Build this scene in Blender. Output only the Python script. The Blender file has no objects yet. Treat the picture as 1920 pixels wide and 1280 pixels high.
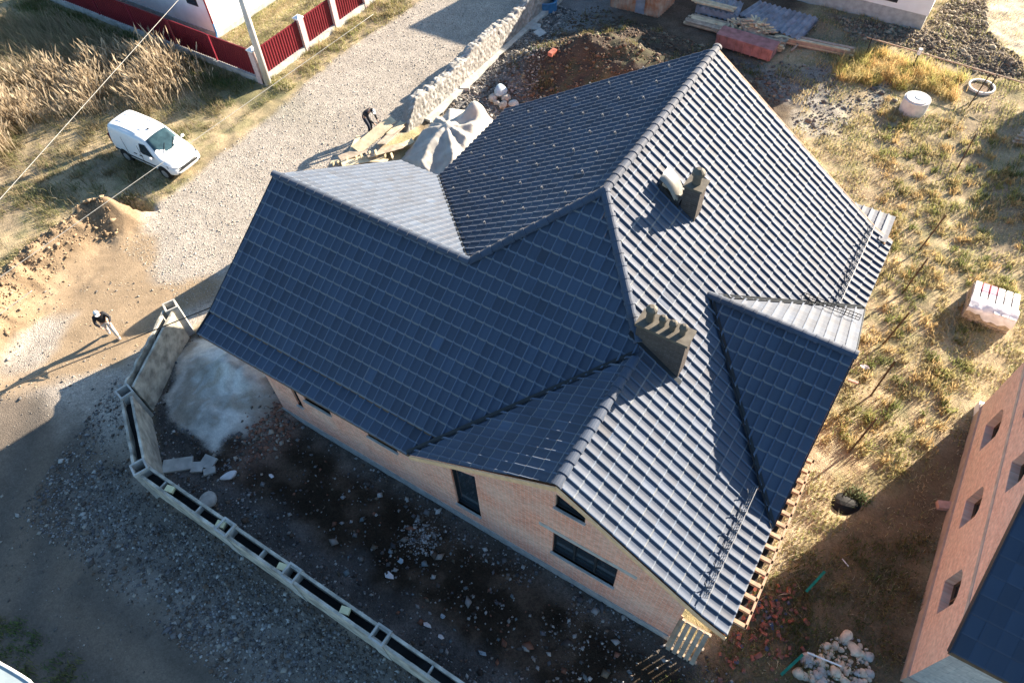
import bpy, math, random
import numpy as np
from mathutils import Vector, Matrix

random.seed(7)
RS = np.random.default_rng(11)
scene = bpy.context.scene
COL = scene.collection
R = math.radians

# ------------------------------------------------------------------ camera
CAM = np.array([13.263745, -6.189934, 22.231688])
CM = np.array([[0.8497553, 0.52634209, -0.02966378],
               [-0.40820153, 0.69254321, 0.59477342],
               [-0.33359773, 0.49330306, -0.8033459]])
FPX = 1334.5319
cam_data = bpy.data.cameras.new("camera")
cam_data.sensor_width = 36.0
cam_data.lens = 36.0 * FPX / 1920.0
cam_data.clip_end = 3000.0
cam_data.clip_start = 0.1
cam = bpy.data.objects.new("camera", cam_data)
COL.objects.link(cam)
m = Matrix.Identity(4)
for i in range(3):
    m[i][0] = CM[0][i]
    m[i][1] = CM[1][i]
    m[i][2] = -CM[2][i]
    m[i][3] = CAM[i]
cam.matrix_world = m
scene.camera = cam

# ------------------------------------------------------------------ light
SUN_EL, SUN_AZ = 20.0, 66.5          # azimuth from +X towards +Y
world = bpy.data.worlds.new("World")
scene.world = world
world.use_nodes = True
wn = world.node_tree
sky = wn.nodes.new("ShaderNodeTexSky")
sky.sky_type = 'NISHITA'
sky.sun_disc = False
sky.sun_elevation = R(SUN_EL)
sky.sun_rotation = R(90 - SUN_AZ)
sky.air_density = 1.0
sky.dust_density = 1.0
sky.ozone_density = 1.6
tint = wn.nodes.new("ShaderNodeMix"); tint.data_type = 'RGBA'; tint.blend_type = 'MULTIPLY'
tint.inputs["Factor"].default_value = 1.0
tint.inputs["B"].default_value = (0.82, 0.98, 1.06, 1)
wn.links.new(sky.outputs[0], tint.inputs["A"])
wn.links.new(tint.outputs["Result"], wn.nodes["Background"].inputs[0])
wn.nodes["Background"].inputs[1].default_value = 0.063
sun_d = bpy.data.lights.new("sun", 'SUN')
sun_d.energy = 5.0
sun_d.angle = R(0.5)
sun_d.color = (1.0, 0.865, 0.69)
sun = bpy.data.objects.new("sun", sun_d)
COL.objects.link(sun)
sv = Vector((math.cos(R(SUN_EL)) * math.cos(R(SUN_AZ)), math.cos(R(SUN_EL)) * math.sin(R(SUN_AZ)), math.sin(R(SUN_EL))))
sun.rotation_euler = sv.to_track_quat('Z', 'Y').to_euler()
sun.location = (20, 40, 30)
scene.view_settings.view_transform = 'Standard'
scene.view_settings.look = 'None'
scene.view_settings.exposure = 2.15
scene.view_settings.gamma = 1.0

# ------------------------------------------------------------------ helpers
def at(px, py, z=0.0):
    v = CM.T @ np.array([(px - 960) / FPX, -(py - 640) / FPX, 1.0])
    t = (z - CAM[2]) / v[2]
    return CAM + t * v

def xy(px, py, z=0.0):
    p = at(px, py, z)
    return float(p[0]), float(p[1])

def h2(ix, iy, seed):
    n = (ix.astype(np.int64) * 374761393 + iy.astype(np.int64) * 668265263 + seed * 974634533) & 0xFFFFFFFF
    n = ((n ^ (n >> 13)) * 1274126177) & 0xFFFFFFFF
    return ((n ^ (n >> 16)) & 0xFFFFFF) / float(0xFFFFFF)

def vnoise(x, y, seed=0):
    x = np.asarray(x, float); y = np.asarray(y, float)
    ix = np.floor(x); iy = np.floor(y)
    fx = x - ix; fy = y - iy
    fx = fx * fx * (3 - 2 * fx); fy = fy * fy * (3 - 2 * fy)
    a = h2(ix, iy, seed); b = h2(ix + 1, iy, seed); c = h2(ix, iy + 1, seed); d = h2(ix + 1, iy + 1, seed)
    return a + (b - a) * fx + (c - a) * fy + (a - b - c + d) * fx * fy

def fbm(x, y, seed=0, octs=4):
    s = 0; amp = 0.5; f = 1.0
    for o in range(octs):
        s = s + amp * vnoise(np.asarray(x) * f + o * 17.3, np.asarray(y) * f - o * 9.1, seed + o)
        amp *= 0.5; f *= 2.03
    return s / (1 - 0.5 ** octs)

def sstep(a, b, x):
    t = np.clip((x - a) / (b - a), 0, 1)
    return t * t * (3 - 2 * t)

def tag(o, label=None, cat=None, group=None, kind=None):
    if label: o["label"] = label
    if cat: o["category"] = cat
    if group: o["group"] = group
    if kind: o["kind"] = kind
    return o

def thing(name, label, cat, loc=(0, 0, 0), rz=0.0, group=None):
    o = bpy.data.objects.new(name, None)
    o.empty_display_size = 0.3
    COL.objects.link(o)
    o.location = loc
    o.rotation_euler = (0, 0, rz)
    return tag(o, label, cat, group)

# ------------------------------------------------------------------ materials
def mat(name, col, rough=0.8, var=0.15, scale=6.0, bump=0.0, bscale=None, spec=0.3, metal=0.0, col2=None, detail=4.0, attr=None, tex='noise', dist=0.02):
    mt = bpy.data.materials.new(name)
    mt.use_nodes = True
    nt = mt.node_tree
    b = nt.nodes["Principled BSDF"]
    b.inputs["Roughness"].default_value = rough
    b.inputs["Metallic"].default_value = metal
    b.inputs["Specular IOR Level"].default_value = spec
    tc = nt.nodes.new("ShaderNodeTexCoord")
    n = nt.nodes.new("ShaderNodeTexNoise")
    n.inputs["Scale"].default_value = scale
    n.inputs["Detail"].default_value = detail
    nt.links.new(tc.outputs["Object"], n.inputs["Vector"])
    ramp = nt.nodes.new("ShaderNodeValToRGB")
    ramp.color_ramp.elements[0].position = 0.3
    ramp.color_ramp.elements[1].position = 0.7
    c2 = col2 if col2 else tuple(min(1, c * (1 + var)) for c in col)
    c1 = col if col2 else tuple(c * (1 - var) for c in col)
    ramp.color_ramp.elements[0].color = (*c1, 1)
    ramp.color_ramp.elements[1].color = (*c2, 1)
    nt.links.new(n.outputs["Fac"], ramp.inputs["Fac"])
    out = ramp.outputs["Color"]
    if attr:
        a = nt.nodes.new("ShaderNodeAttribute"); a.attribute_name = attr
        mx = nt.nodes.new("ShaderNodeMix"); mx.data_type = 'RGBA'; mx.blend_type = 'MULTIPLY'
        mx.inputs["Factor"].default_value = 1.0
        nt.links.new(out, mx.inputs["A"]); nt.links.new(a.outputs["Color"], mx.inputs["B"])
        out = mx.outputs["Result"]
    nt.links.new(out, b.inputs["Base Color"])
    if bump > 0:
        n2 = nt.nodes.new("ShaderNodeTexNoise")
        n2.inputs["Scale"].default_value = bscale if bscale else scale * 4
        n2.inputs["Detail"].default_value = 5
        nt.links.new(tc.outputs["Object"], n2.inputs["Vector"])
        bp = nt.nodes.new("ShaderNodeBump")
        bp.inputs["Strength"].default_value = bump
        bp.inputs["Distance"].default_value = dist
        nt.links.new(n2.outputs["Fac"], bp.inputs["Height"])
        nt.links.new(bp.outputs["Normal"], b.inputs["Normal"])
    return mt

def vattr_mat(name, rough=0.9, spec=0.15, trans=0.0):
    mt = bpy.data.materials.new(name); mt.use_nodes = True; nt = mt.node_tree; b = nt.nodes["Principled BSDF"]
    b.inputs["Roughness"].default_value = rough; b.inputs["Specular IOR Level"].default_value = spec
    a = nt.nodes.new("ShaderNodeAttribute"); a.attribute_name = "Col"; nt.links.new(a.outputs["Color"], b.inputs["Base Color"])
    if trans > 0:
        t = nt.nodes.new("ShaderNodeBsdfTranslucent"); nt.links.new(a.outputs["Color"], t.inputs["Color"])
        mx = nt.nodes.new("ShaderNodeMixShader"); mx.inputs[0].default_value = trans
        nt.links.new(b.outputs[0], mx.inputs[1]); nt.links.new(t.outputs[0], mx.inputs[2])
        nt.links.new(mx.outputs[0], nt.nodes["Material Output"].inputs[0])
    return mt

def brick_mat(name, c1, c2, mortar, bw=0.25, bh=0.075, stain=0.35):
    mt = bpy.data.materials.new(name)
    mt.use_nodes = True
    nt = mt.node_tree
    b = nt.nodes["Principled BSDF"]
    b.inputs["Roughness"].default_value = 0.9
    b.inputs["Specular IOR Level"].default_value = 0.15
    uv = nt.nodes.new("ShaderNodeUVMap"); uv.uv_map = "UVMap"
    br = nt.nodes.new("ShaderNodeTexBrick")
    br.inputs["Color1"].default_value = (*c1, 1)
    br.inputs["Color2"].default_value = (*c2, 1)
    br.inputs["Mortar"].default_value = (*mortar, 1)
    br.inputs["Scale"].default_value = 1.0
    br.inputs["Mortar Size"].default_value = 0.009
    br.inputs["Brick Width"].default_value = bw
    br.inputs["Row Height"].default_value = bh
    nt.links.new(uv.outputs[0], br.inputs["Vector"])
    n = nt.nodes.new("ShaderNodeTexNoise"); n.inputs["Scale"].default_value = 0.9; n.inputs["Detail"].default_value = 6
    nt.links.new(uv.outputs[0], n.inputs["Vector"])
    rp = nt.nodes.new("ShaderNodeValToRGB")
    rp.color_ramp.elements[0].position = 0.35; rp.color_ramp.elements[1].position = 0.68
    rp.color_ramp.elements[0].color = (0, 0, 0, 1); rp.color_ramp.elements[1].color = (stain * 2, stain * 2, stain * 2, 1)
    nt.links.new(n.outputs["Fac"], rp.inputs["Fac"])
    mx = nt.nodes.new("ShaderNodeMix"); mx.data_type = 'RGBA'
    nt.links.new(rp.outputs["Color"], mx.inputs["Factor"])
    nt.links.new(br.outputs["Color"], mx.inputs["A"])
    mx.inputs["B"].default_value = (*mortar, 1)
    n3 = nt.nodes.new("ShaderNodeTexNoise"); n3.inputs["Scale"].default_value = 7; n3.inputs["Detail"].default_value = 3
    nt.links.new(uv.outputs[0], n3.inputs["Vector"])
    m3 = nt.nodes.new("ShaderNodeMapRange"); m3.inputs["To Min"].default_value = 0.62; m3.inputs["To Max"].default_value = 1.38
    nt.links.new(n3.outputs["Fac"], m3.inputs["Value"])
    mu = nt.nodes.new("ShaderNodeMix"); mu.data_type = 'RGBA'; mu.blend_type = 'MULTIPLY'; mu.inputs["Factor"].default_value = 1
    nt.links.new(mx.outputs["Result"], mu.inputs["A"]); nt.links.new(m3.outputs["Result"], mu.inputs["B"])
    nt.links.new(mu.outputs["Result"], b.inputs["Base Color"])
    bp = nt.nodes.new("ShaderNodeBump"); bp.inputs["Strength"].default_value = 0.5; bp.inputs["Distance"].default_value = 0.01
    inv = nt.nodes.new("ShaderNodeMath"); inv.operation = 'SUBTRACT'; inv.inputs[0].default_value = 1
    nt.links.new(br.outputs["Fac"], inv.inputs[1]); nt.links.new(inv.outputs[0], bp.inputs["Height"])
    nt.links.new(bp.outputs["Normal"], b.inputs["Normal"])
    return mt

def tile_mat(name, col, rough, spec, ior=1.5, sheen=0.0):
    mt = bpy.data.materials.new(name)
    mt.use_nodes = True
    nt = mt.node_tree
    b = nt.nodes["Principled BSDF"]
    b.inputs["Specular IOR Level"].default_value = spec
    b.inputs["IOR"].default_value = ior
    b.inputs["Specular Tint"].default_value = (1.0, 0.84, 0.70, 1)
    b.inputs["Sheen Weight"].default_value = sheen
    b.inputs["Sheen Roughness"].default_value = 0.45
    b.inputs["Sheen Tint"].default_value = (1.0, 0.84, 0.68, 1)
    a = nt.nodes.new("ShaderNodeAttribute"); a.attribute_name = "tint"
    tc = nt.nodes.new("ShaderNodeTexCoord")
    n = nt.nodes.new("ShaderNodeTexNoise"); n.inputs["Scale"].default_value = 0.6; n.inputs["Detail"].default_value = 5
    nt.links.new(tc.outputs["Object"], n.inputs["Vector"])
    n2 = nt.nodes.new("ShaderNodeTexNoise"); n2.inputs["Scale"].default_value = 25; n2.inputs["Detail"].default_value = 3
    nt.links.new(tc.outputs["Object"], n2.inputs["Vector"])
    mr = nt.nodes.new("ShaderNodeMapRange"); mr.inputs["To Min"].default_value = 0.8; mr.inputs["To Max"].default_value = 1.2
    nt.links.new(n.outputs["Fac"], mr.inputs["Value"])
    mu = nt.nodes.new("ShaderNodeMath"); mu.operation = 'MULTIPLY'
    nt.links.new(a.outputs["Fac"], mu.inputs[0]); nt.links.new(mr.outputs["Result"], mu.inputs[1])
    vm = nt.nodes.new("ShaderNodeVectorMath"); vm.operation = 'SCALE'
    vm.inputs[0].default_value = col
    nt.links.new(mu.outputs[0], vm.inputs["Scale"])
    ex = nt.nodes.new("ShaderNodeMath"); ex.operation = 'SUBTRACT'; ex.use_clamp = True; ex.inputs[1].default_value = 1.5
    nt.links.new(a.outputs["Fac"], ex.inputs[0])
    ds = nt.nodes.new("ShaderNodeMix"); ds.data_type = 'RGBA'; ds.inputs["B"].default_value = (0.12, 0.14, 0.165, 1)  # high tint values mix in the painted edge highlight
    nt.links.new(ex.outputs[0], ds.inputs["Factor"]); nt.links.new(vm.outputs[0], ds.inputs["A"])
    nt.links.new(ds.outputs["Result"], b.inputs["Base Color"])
    rr = nt.nodes.new("ShaderNodeMapRange"); rr.inputs["To Min"].default_value = rough - 0.07; rr.inputs["To Max"].default_value = rough + 0.07
    nt.links.new(n2.outputs["Fac"], rr.inputs["Value"])
    nt.links.new(rr.outputs["Result"], b.inputs["Roughness"])
    bp = nt.nodes.new("ShaderNodeBump"); bp.inputs["Strength"].default_value = 0.15; bp.inputs["Distance"].default_value = 0.004
    nt.links.new(n2.outputs["Fac"], bp.inputs["Height"]); nt.links.new(bp.outputs["Normal"], b.inputs["Normal"])
    return mt

def glass_mat(name, col=(0.02, 0.03, 0.04), rough=0.08):
    return mat(name, col, rough=rough, var=0.1, spec=0.6)

M = {}
M['tile'] = tile_mat('roof_tile', (0.031, 0.056, 0.098), 0.72, 0.55, ior=1.5, sheen=0.2)
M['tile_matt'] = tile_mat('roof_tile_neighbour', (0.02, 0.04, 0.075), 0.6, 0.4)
M['deck'] = mat('roof_deck', (0.16, 0.1, 0.06), var=0.2)
M['brick'] = brick_mat('house_brick', (0.88, 0.37, 0.23), (0.68, 0.22, 0.13), (0.76, 0.56, 0.44), stain=0.24)
M['brick2'] = brick_mat('neighbour_brick', (0.80, 0.55, 0.43), (0.66, 0.42, 0.32), (0.70, 0.60, 0.51), bw=0.26, bh=0.09, stain=0.2)
M['pale_brick'] = brick_mat('pale_block', (0.6, 0.55, 0.5), (0.5, 0.46, 0.43), (0.4, 0.38, 0.36), bw=0.4, bh=0.2, stain=0.2)
M['chim_brick'] = brick_mat('chimney_brick', (0.085, 0.07, 0.065), (0.06, 0.05, 0.047), (0.11, 0.095, 0.085), bw=0.25, bh=0.075, stain=0.2)
M['concrete'] = mat('concrete', (0.42, 0.41, 0.38), var=0.25, scale=3, bump=0.3, bscale=20)
M['concrete_warm'] = mat('concrete_formed', (0.40, 0.375, 0.32), var=0.5, scale=2.6, bump=0.9, bscale=7, detail=9, dist=.05)
M['plinth'] = mat('plinth_concrete', (0.36, 0.37, 0.36), var=0.2, scale=4, bump=0.2)
M['wood'] = mat('pale_timber', (0.46, 0.30, 0.195), var=0.25, scale=5, bump=0.2)
M['wood_old'] = mat('weathered_timber', (0.36, 0.29, 0.22), var=0.35, scale=4, bump=0.3)
M['wood_fresh'] = mat('fresh_board', (0.58, 0.48, 0.32), var=0.25, scale=3, bump=0.3)  # paler boards mixed in among the weathered ones
M['dark'] = mat('dark_frame', (0.025, 0.028, 0.032), rough=0.5, var=0.1)
M['black'] = mat('black', (0.012, 0.012, 0.013), rough=0.8, var=0.1)
M['glass'] = glass_mat('window_glass')
M['metal'] = mat('galvanised', (0.5, 0.5, 0.52), rough=0.4, metal=0.7, var=0.1)
M['white'] = mat('white_render', (0.78, 0.77, 0.76), var=0.06, scale=2, bump=0.1, bscale=30)
M['paint_white'] = mat('van_paint', (0.70, 0.71, 0.72), rough=0.28, var=0.03, spec=0.5)
M['rubber'] = mat('rubber', (0.02, 0.02, 0.021), rough=0.85, var=0.2)
M['red'] = mat('red_sheet', (0.15, 0.012, 0.02), rough=0.5, var=0.12, scale=1.5)
M['rust'] = mat('rusty_sheet', (0.30, 0.11, 0.045), var=0.4, scale=2.2, col2=(0.46, 0.36, 0.28), detail=7)
M['redbox'] = mat('faded_red_steel', (0.33, 0.15, 0.14), var=0.35, scale=2.5)
M['grey_sheet'] = mat('grey_corrugated', (0.22, 0.24, 0.28), var=0.4, scale=2.0, rough=0.6)
M['tarp'] = mat('tarpaulin', (0.36, 0.34, 0.31), rough=0.55, var=0.2, scale=1.8, bump=0.35, bscale=8)
M['stone'] = mat('fieldstone', (0.34, 0.33, 0.31), var=0.45, scale=3, bump=0.5, bscale=14, attr='tint')
M['mortar'] = mat('stone_wall_core', (0.36, 0.33, 0.29), var=0.3, scale=4, bump=0.4)
M['river'] = mat('river_stone', (0.60, 0.50, 0.38), var=0.35, scale=4, bump=.2)
M['river_grey'] = mat('river_stone_grey', (0.42, 0.40, 0.37), var=0.3, scale=4, bump=.2)
M['redbrick'] = mat('broken_brick', (0.33, 0.11, 0.075), var=0.35, scale=6)
M['skin'] = mat('skin', (0.48, 0.29, 0.21), var=0.05, rough=0.6)
M['jacket'] = mat('dark_jacket', (0.016, 0.017, 0.022), var=0.3)
M['trousers_light'] = mat('light_trousers', (0.55, 0.50, 0.45), var=0.1)
M['trousers_dark'] = mat('dark_trousers', (0.03, 0.035, 0.05), var=0.2)
M['cap'] = mat('white_cap', (0.75, 0.75, 0.74), var=0.05)
M['shoe'] = mat('pale_shoe', (0.5, 0.48, 0.46), var=0.1)
M['shoe_dark'] = mat('dark_shoe', (0.03, 0.028, 0.025), var=0.1)
M['green'] = mat('green_paint', (0.01, 0.16, 0.11), rough=0.4, var=0.2)
M['cable'] = mat('cable', (0.30, 0.29, 0.27), rough=0.6)
M['cable_dark'] = mat('cable_dark', (0.05, 0.045, 0.04), rough=0.6)
M['film'] = mat('white_film', (0.72, 0.69, 0.69), rough=0.3, var=0.12, scale=5, bump=0.3, bscale=12)
M['pink_film'] = mat('pink_print', (0.6, 0.18, 0.27), rough=0.35)
M['blue_plastic'] = mat('blue_plastic', (0.05, 0.17, 0.33), rough=0.4)
M['blue_pipe'] = mat('blue_pipe', (0.08, 0.25, 0.5), rough=0.4)
M['maroon'] = mat('maroon_pipe', (0.2, 0.02, 0.035), rough=0.4)
M['pole'] = mat('pole_concrete', (0.50, 0.49, 0.47), var=0.15, scale=2)
M['foam'] = mat('yellow_foam', (0.62, 0.58, 0.36), var=0.1)
M['headlight'] = mat('headlight', (0.35, 0.36, 0.38), rough=0.15, spec=0.6)
M['leaf'] = mat('leaf', (0.06, 0.09, 0.03), var=0.5, scale=3)

M['tile_fascia'] = mat('dark_fascia', (0.03, 0.035, 0.045), rough=0.5, var=0.15)
M['bag_blue'] = mat('pale_blue_bag', (0.35, 0.42, 0.47), var=.2, bump=.3)
M['wood_pink'] = mat('pinkish_timber', (0.42, 0.30, 0.23), var=.2, scale=5)
M['wood_dark'] = mat('brown_stake', (0.09, 0.06, 0.035), var=.3, scale=5)
M['rail'] = mat('rusty_rail', (0.42, 0.29, 0.2), var=.25, scale=4)
M['wood_orange'] = mat('sunlit_timber', (0.78, 0.50, 0.28), var=0.15, scale=5)  # timber brightened in colour for the sunlit strip at the gable verge
M['guard'] = mat('guard_steel', (0.20, 0.20, 0.21), rough=.6, metal=.3)
M['pink_block'] = mat('pink_block', (0.5, 0.3, 0.24), var=.15)
M['dullbrick'] = mat('dull_brick', (0.22, 0.10, 0.08), var=0.4, scale=6)
M['slate'] = mat('blue_tile_piece', (0.06, 0.08, 0.13), var=.2, rough=.5)

# ------------------------------------------------------------------ mesh builder
class MB:
    def __init__(s):
        s.v = []; s.f = []; s.uv = None; s.tint = None
    def add(s, verts, faces):
        o = len(s.v)
        s.v += [tuple(float(c) for c in p) for p in verts]
        s.f += [tuple(i + o for i in f) for f in faces]
        return s
    def box(s, c, d, rz=0.0, mtx=None):
        hx, hy, hz = d[0] / 2, d[1] / 2, d[2] / 2
        vs = []
        for sx, sy, sz in ((-1, -1, -1), (1, -1, -1), (1, 1, -1), (-1, 1, -1), (-1, -1, 1), (1, -1, 1), (1, 1, 1), (-1, 1, 1)):
            p = Vector((sx * hx, sy * hy, sz * hz))
            if mtx is not None: p = mtx @ p
            elif rz: p = Matrix.Rotation(rz, 3, 'Z') @ p
            vs.append((p.x + c[0], p.y + c[1], p.z + c[2]))
        return s.add(vs, [(0, 3, 2, 1), (4, 5, 6, 7), (0, 1, 5, 4), (1, 2, 6, 5), (2, 3, 7, 6), (3, 0, 4, 7)])
    def bar(s, a, b, w, h=None):
        """box beam from a to b"""
        h = h or w
        a = Vector(a); b = Vector(b); d = b - a
        z = d.normalized()
        up = Vector((0, 0, 1)) if abs(z.z) < 0.95 else Vector((1, 0, 0))
        x = up.cross(z).normalized(); y = z.cross(x)
        mt = Matrix((x, y, z)).transposed()
        return s.box((a + b) / 2, (w, h, d.length), mtx=mt)
    def tube(s, pts, r, n=8, cap=True):
        pts = [Vector(p) for p in pts]
        rs = r if isinstance(r, (list, tuple)) else [r] * len(pts)
        vs = []; fs = []
        for i, p in enumerate(pts):
            d = (pts[min(i + 1, len(pts) - 1)] - pts[max(i - 1, 0)]).normalized()
            up = Vector((0, 0, 1)) if abs(d.z) < 0.95 else Vector((1, 0, 0))
            x = up.cross(d).normalized(); y = d.cross(x)
            for k in range(n):
                a = 2 * math.pi * k / n
                vs.append(p + (x * math.cos(a) + y * math.sin(a)) * rs[i])
        for i in range(len(pts) - 1):
            for k in range(n):
                k2 = (k + 1) % n
                fs.append((i * n + k, i * n + k2, (i + 1) * n + k2, (i + 1) * n + k))
        if cap:
            fs.append(tuple(range(n - 1, -1, -1)))
            fs.append(tuple(range((len(pts) - 1) * n, len(pts) * n)))
        return s.add(vs, fs)
    def prism(s, poly, z0, z1):
        n = len(poly)
        vs = [(p[0], p[1], z0) for p in poly] + [(p[0], p[1], z1) for p in poly]
        fs = [tuple(range(n - 1, -1, -1)), tuple(range(n, 2 * n))]
        fs += [(i, (i + 1) % n, n + (i + 1) % n, n + i) for i in range(n)]
        return s.add(vs, fs)
    def rock(s, c, r, seed=0, flat=0.7, sub=1, rough=0.25):
        rg = random.Random(seed)
        t = (1 + 5 ** 0.5) / 2
        vs = [Vector(p).normalized() for p in ((-1, t, 0), (1, t, 0), (-1, -t, 0), (1, -t, 0), (0, -1, t), (0, 1, t), (0, -1, -t), (0, 1, -t), (t, 0, -1), (t, 0, 1), (-t, 0, -1), (-t, 0, 1))]
        fs = [(0, 11, 5), (0, 5, 1), (0, 1, 7), (0, 7, 10), (0, 10, 11), (1, 5, 9), (5, 11, 4), (11, 10, 2), (10, 7, 6), (7, 1, 8), (3, 9, 4), (3, 4, 2), (3, 2, 6), (3, 6, 8), (3, 8, 9), (4, 9, 5), (2, 4, 11), (6, 2, 10), (8, 6, 7), (9, 8, 1)]
        for _ in range(sub):
            mid = {}; nf = []
            def md(a, b):
                k = (min(a, b), max(a, b))
                if k not in mid:
                    vs.append(((vs[a] + vs[b]) / 2).normalized()); mid[k] = len(vs) - 1
                return mid[k]
            for a, b, cc in fs:
                ab, bc, ca = md(a, b), md(b, cc), md(cc, a)
                nf += [(a, ab, ca), (b, bc, ab), (cc, ca, bc), (ab, bc, ca)]
            fs = nf
        sc = Vector((1 + rg.uniform(-.25, .35), 1 + rg.uniform(-.3, .25), flat * (1 + rg.uniform(-.15, .2)))) * r
        rot = Matrix.Rotation(rg.uniform(0, 6.3), 3, 'Z')
        ph = [rg.uniform(0, 6) for _ in range(6)]
        out = []
        for v in vs:
            k = 1 + rough * (0.5 * math.sin(2.3 * v.x + ph[0]) + 0.5 * math.sin(2.9 * v.y + ph[1]) + 0.4 * math.sin(3.1 * v.z + ph[2])) * 0.7
            p = rot @ Vector((v.x * sc.x * k, v.y * sc.y * k, v.z * sc.z * k))
            out.append((p.x + c[0], p.y + c[1], p.z + c[2]))
        return s.add(out, fs)
    def build(s, name, material, parent=None, smooth=False, local=False):
        me = bpy.data.meshes.new(name)
        vs = s.v
        if parent is not None and not local:
            L = parent_loc(parent)
            vs = [(a - L[0], b - L[1], c - L[2]) for a, b, c in vs]
        me.from_pydata(vs, [], s.f)
        if material: me.materials.append(material)
        if smooth:
            me.polygons.foreach_set("use_smooth", [True] * len(me.polygons))
        if s.uv:
            l = me.uv_layers.new(name="UVMap")
            for poly in me.polygons:
                for li, vi in zip(poly.loop_indices, poly.vertices):
                    l.data[li].uv = s.uv[vi]
        if s.tint is not None:
            at_ = me.attributes.new("tint", 'FLOAT', 'POINT')
            at_.data.foreach_set("value", np.asarray(s.tint, dtype=np.float32))
        me.update()
        o = bpy.data.objects.new(name, me)
        COL.objects.link(o)
        if parent is not None: o.parent = parent
        return o

def parent_loc(p):
    v = Vector((0, 0, 0))
    while p is not None:
        v += p.location
        p = p.parent
    return v

def np_mesh(name, verts, faces_flat, sizes, material, parent=None, smooth=False, attrs=None):
    """fast mesh from numpy arrays"""
    me = bpy.data.meshes.new(name)
    verts = np.asarray(verts, dtype=np.float32)
    if parent is not None:
        L = parent_loc(parent)
        verts = verts - np.array([L.x, L.y, L.z], dtype=np.float32)
    me.vertices.add(len(verts)); me.vertices.foreach_set("co", verts.ravel())
    faces_flat = np.asarray(faces_flat, dtype=np.int32)
    sizes = np.asarray(sizes, dtype=np.int32)
    me.loops.add(len(faces_flat)); me.loops.foreach_set("vertex_index", faces_flat)
    me.polygons.add(len(sizes))
    st = np.zeros(len(sizes), dtype=np.int32); st[1:] = np.cumsum(sizes)[:-1]
    me.polygons.foreach_set("loop_start", st)
    if smooth: me.polygons.foreach_set("use_smooth", np.ones(len(sizes), dtype=bool))
    me.update(calc_edges=True)
    me.validate()
    for k, (typ, val) in (attrs or {}).items():
        a = me.attributes.new(k, typ, 'POINT')
        if typ == 'FLOAT': a.data.foreach_set("value", np.asarray(val, dtype=np.float32).ravel())
        else: a.data.foreach_set("color", np.asarray(val, dtype=np.float32).ravel())
    if material: me.materials.append(material)
    o = bpy.data.objects.new(name, me); COL.objects.link(o)
    if parent is not None: o.parent = parent
    return o

# ------------------------------------------------------------------ terrain
def wpoly(pts, z=0.0):
    return np.array([xy(p[0], p[1], z) for p in pts])

def sdist(poly, X, Y):
    """signed distance, + inside"""
    d2 = np.full(X.shape, 1e18); inside = np.zeros(X.shape, bool)
    n = len(poly)
    for i in range(n):
        a = poly[i]; b = poly[(i + 1) % n]
        ex, ey = b - a
        wx = X - a[0]; wy = Y - a[1]
        t = np.clip((wx * ex + wy * ey) / (ex * ex + ey * ey + 1e-12), 0, 1)
        dx = wx - ex * t; dy = wy - ey * t
        d2 = np.minimum(d2, dx * dx + dy * dy)
        c = ((a[1] <= Y) != (b[1] <= Y)) & (X < (b[0] - a[0]) * (Y - a[1]) / (b[1] - a[1] + 1e-18) + a[0])
        inside ^= c
    d = np.sqrt(d2)
    return np.where(inside, d, -d)

P_ROAD = np.vstack([wpoly([(905, -60), (795, 0), (700, 62), (640, 105), (560, 170), (480, 240), (380, 318), (330, 360), (262, 412)]),
                    np.array([[-13.6, 3.4], [-12.9, 1.0], [-13.3, -2.5], [-14.2, -5.5], [-40.0, -40.0], [12.0, -40.0], [12.0, -4.05], [-2.95, -4.05], [-5.6, -2.3], [-7.2, 1.0], [-7.25, 15.0], [-7.3, 33.0], [-6.5, 60], [-9.0, 60]])])
P_TAN = wpoly([(215, 395), (262, 412), (300, 445), (285, 500), (300, 530), (420, 520), (420, 560), (330, 590), (260, 660), (235, 692), (0, 745), (-80, 790), (-80, 740), (60, 690), (105, 655), (140, 590), (0, 608), (-120, 640), (-120, 560), (20, 560)])
P_YARD = np.array([[-5.5, -2.3], [-2.9, -4.05], [12.0, -4.05], [18.5, -2.5], [18.2, 0.2], [15.2, 0.6], [13.8, 1.0], [13.7, 1.5], [-7.2, 1.5], [-7.2, .6]])
P_NORTH = np.array([[-7.2, 16.5], [-1.5, 15.0], [8, 15.0], [9.0, 27.0], [6.0, 29.5], [5.5, 45.0], [-7.2, 45.0]])
P_GREY1 = wpoly([(1395, 115), (1545, 120), (1590, 165), (1540, 205), (1450, 190)])
P_GREY2 = wpoly([(1480, 215), (1560, 195), (1660, 150), (1690, 205), (1600, 215), (1580, 260), (1500, 250)])
P_SANDTR = wpoly([(1835, -5), (1990, -40), (1990, 130), (1900, 105), (1850, 60)])
P_MUDTR = wpoly([(1560, 30), (1730, 55), (1770, 10), (1850, -30), (1850, 60), (1910, 110), (1930, 160), (1840, 140), (1700, 90), (1600, 80)])
P_SHADEGR = wpoly([(1450, 1095), (1700, 880), (1840, 790), (1760, 1060), (1690, 1330), (1300, 1330), (1330, 1210)])
BERM = [np.array(xy(*p)) for p in ((225, 415), (180, 428), (120, 470), (70, 505), (30, 560), (0, 615), (-60, 700))]

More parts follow.
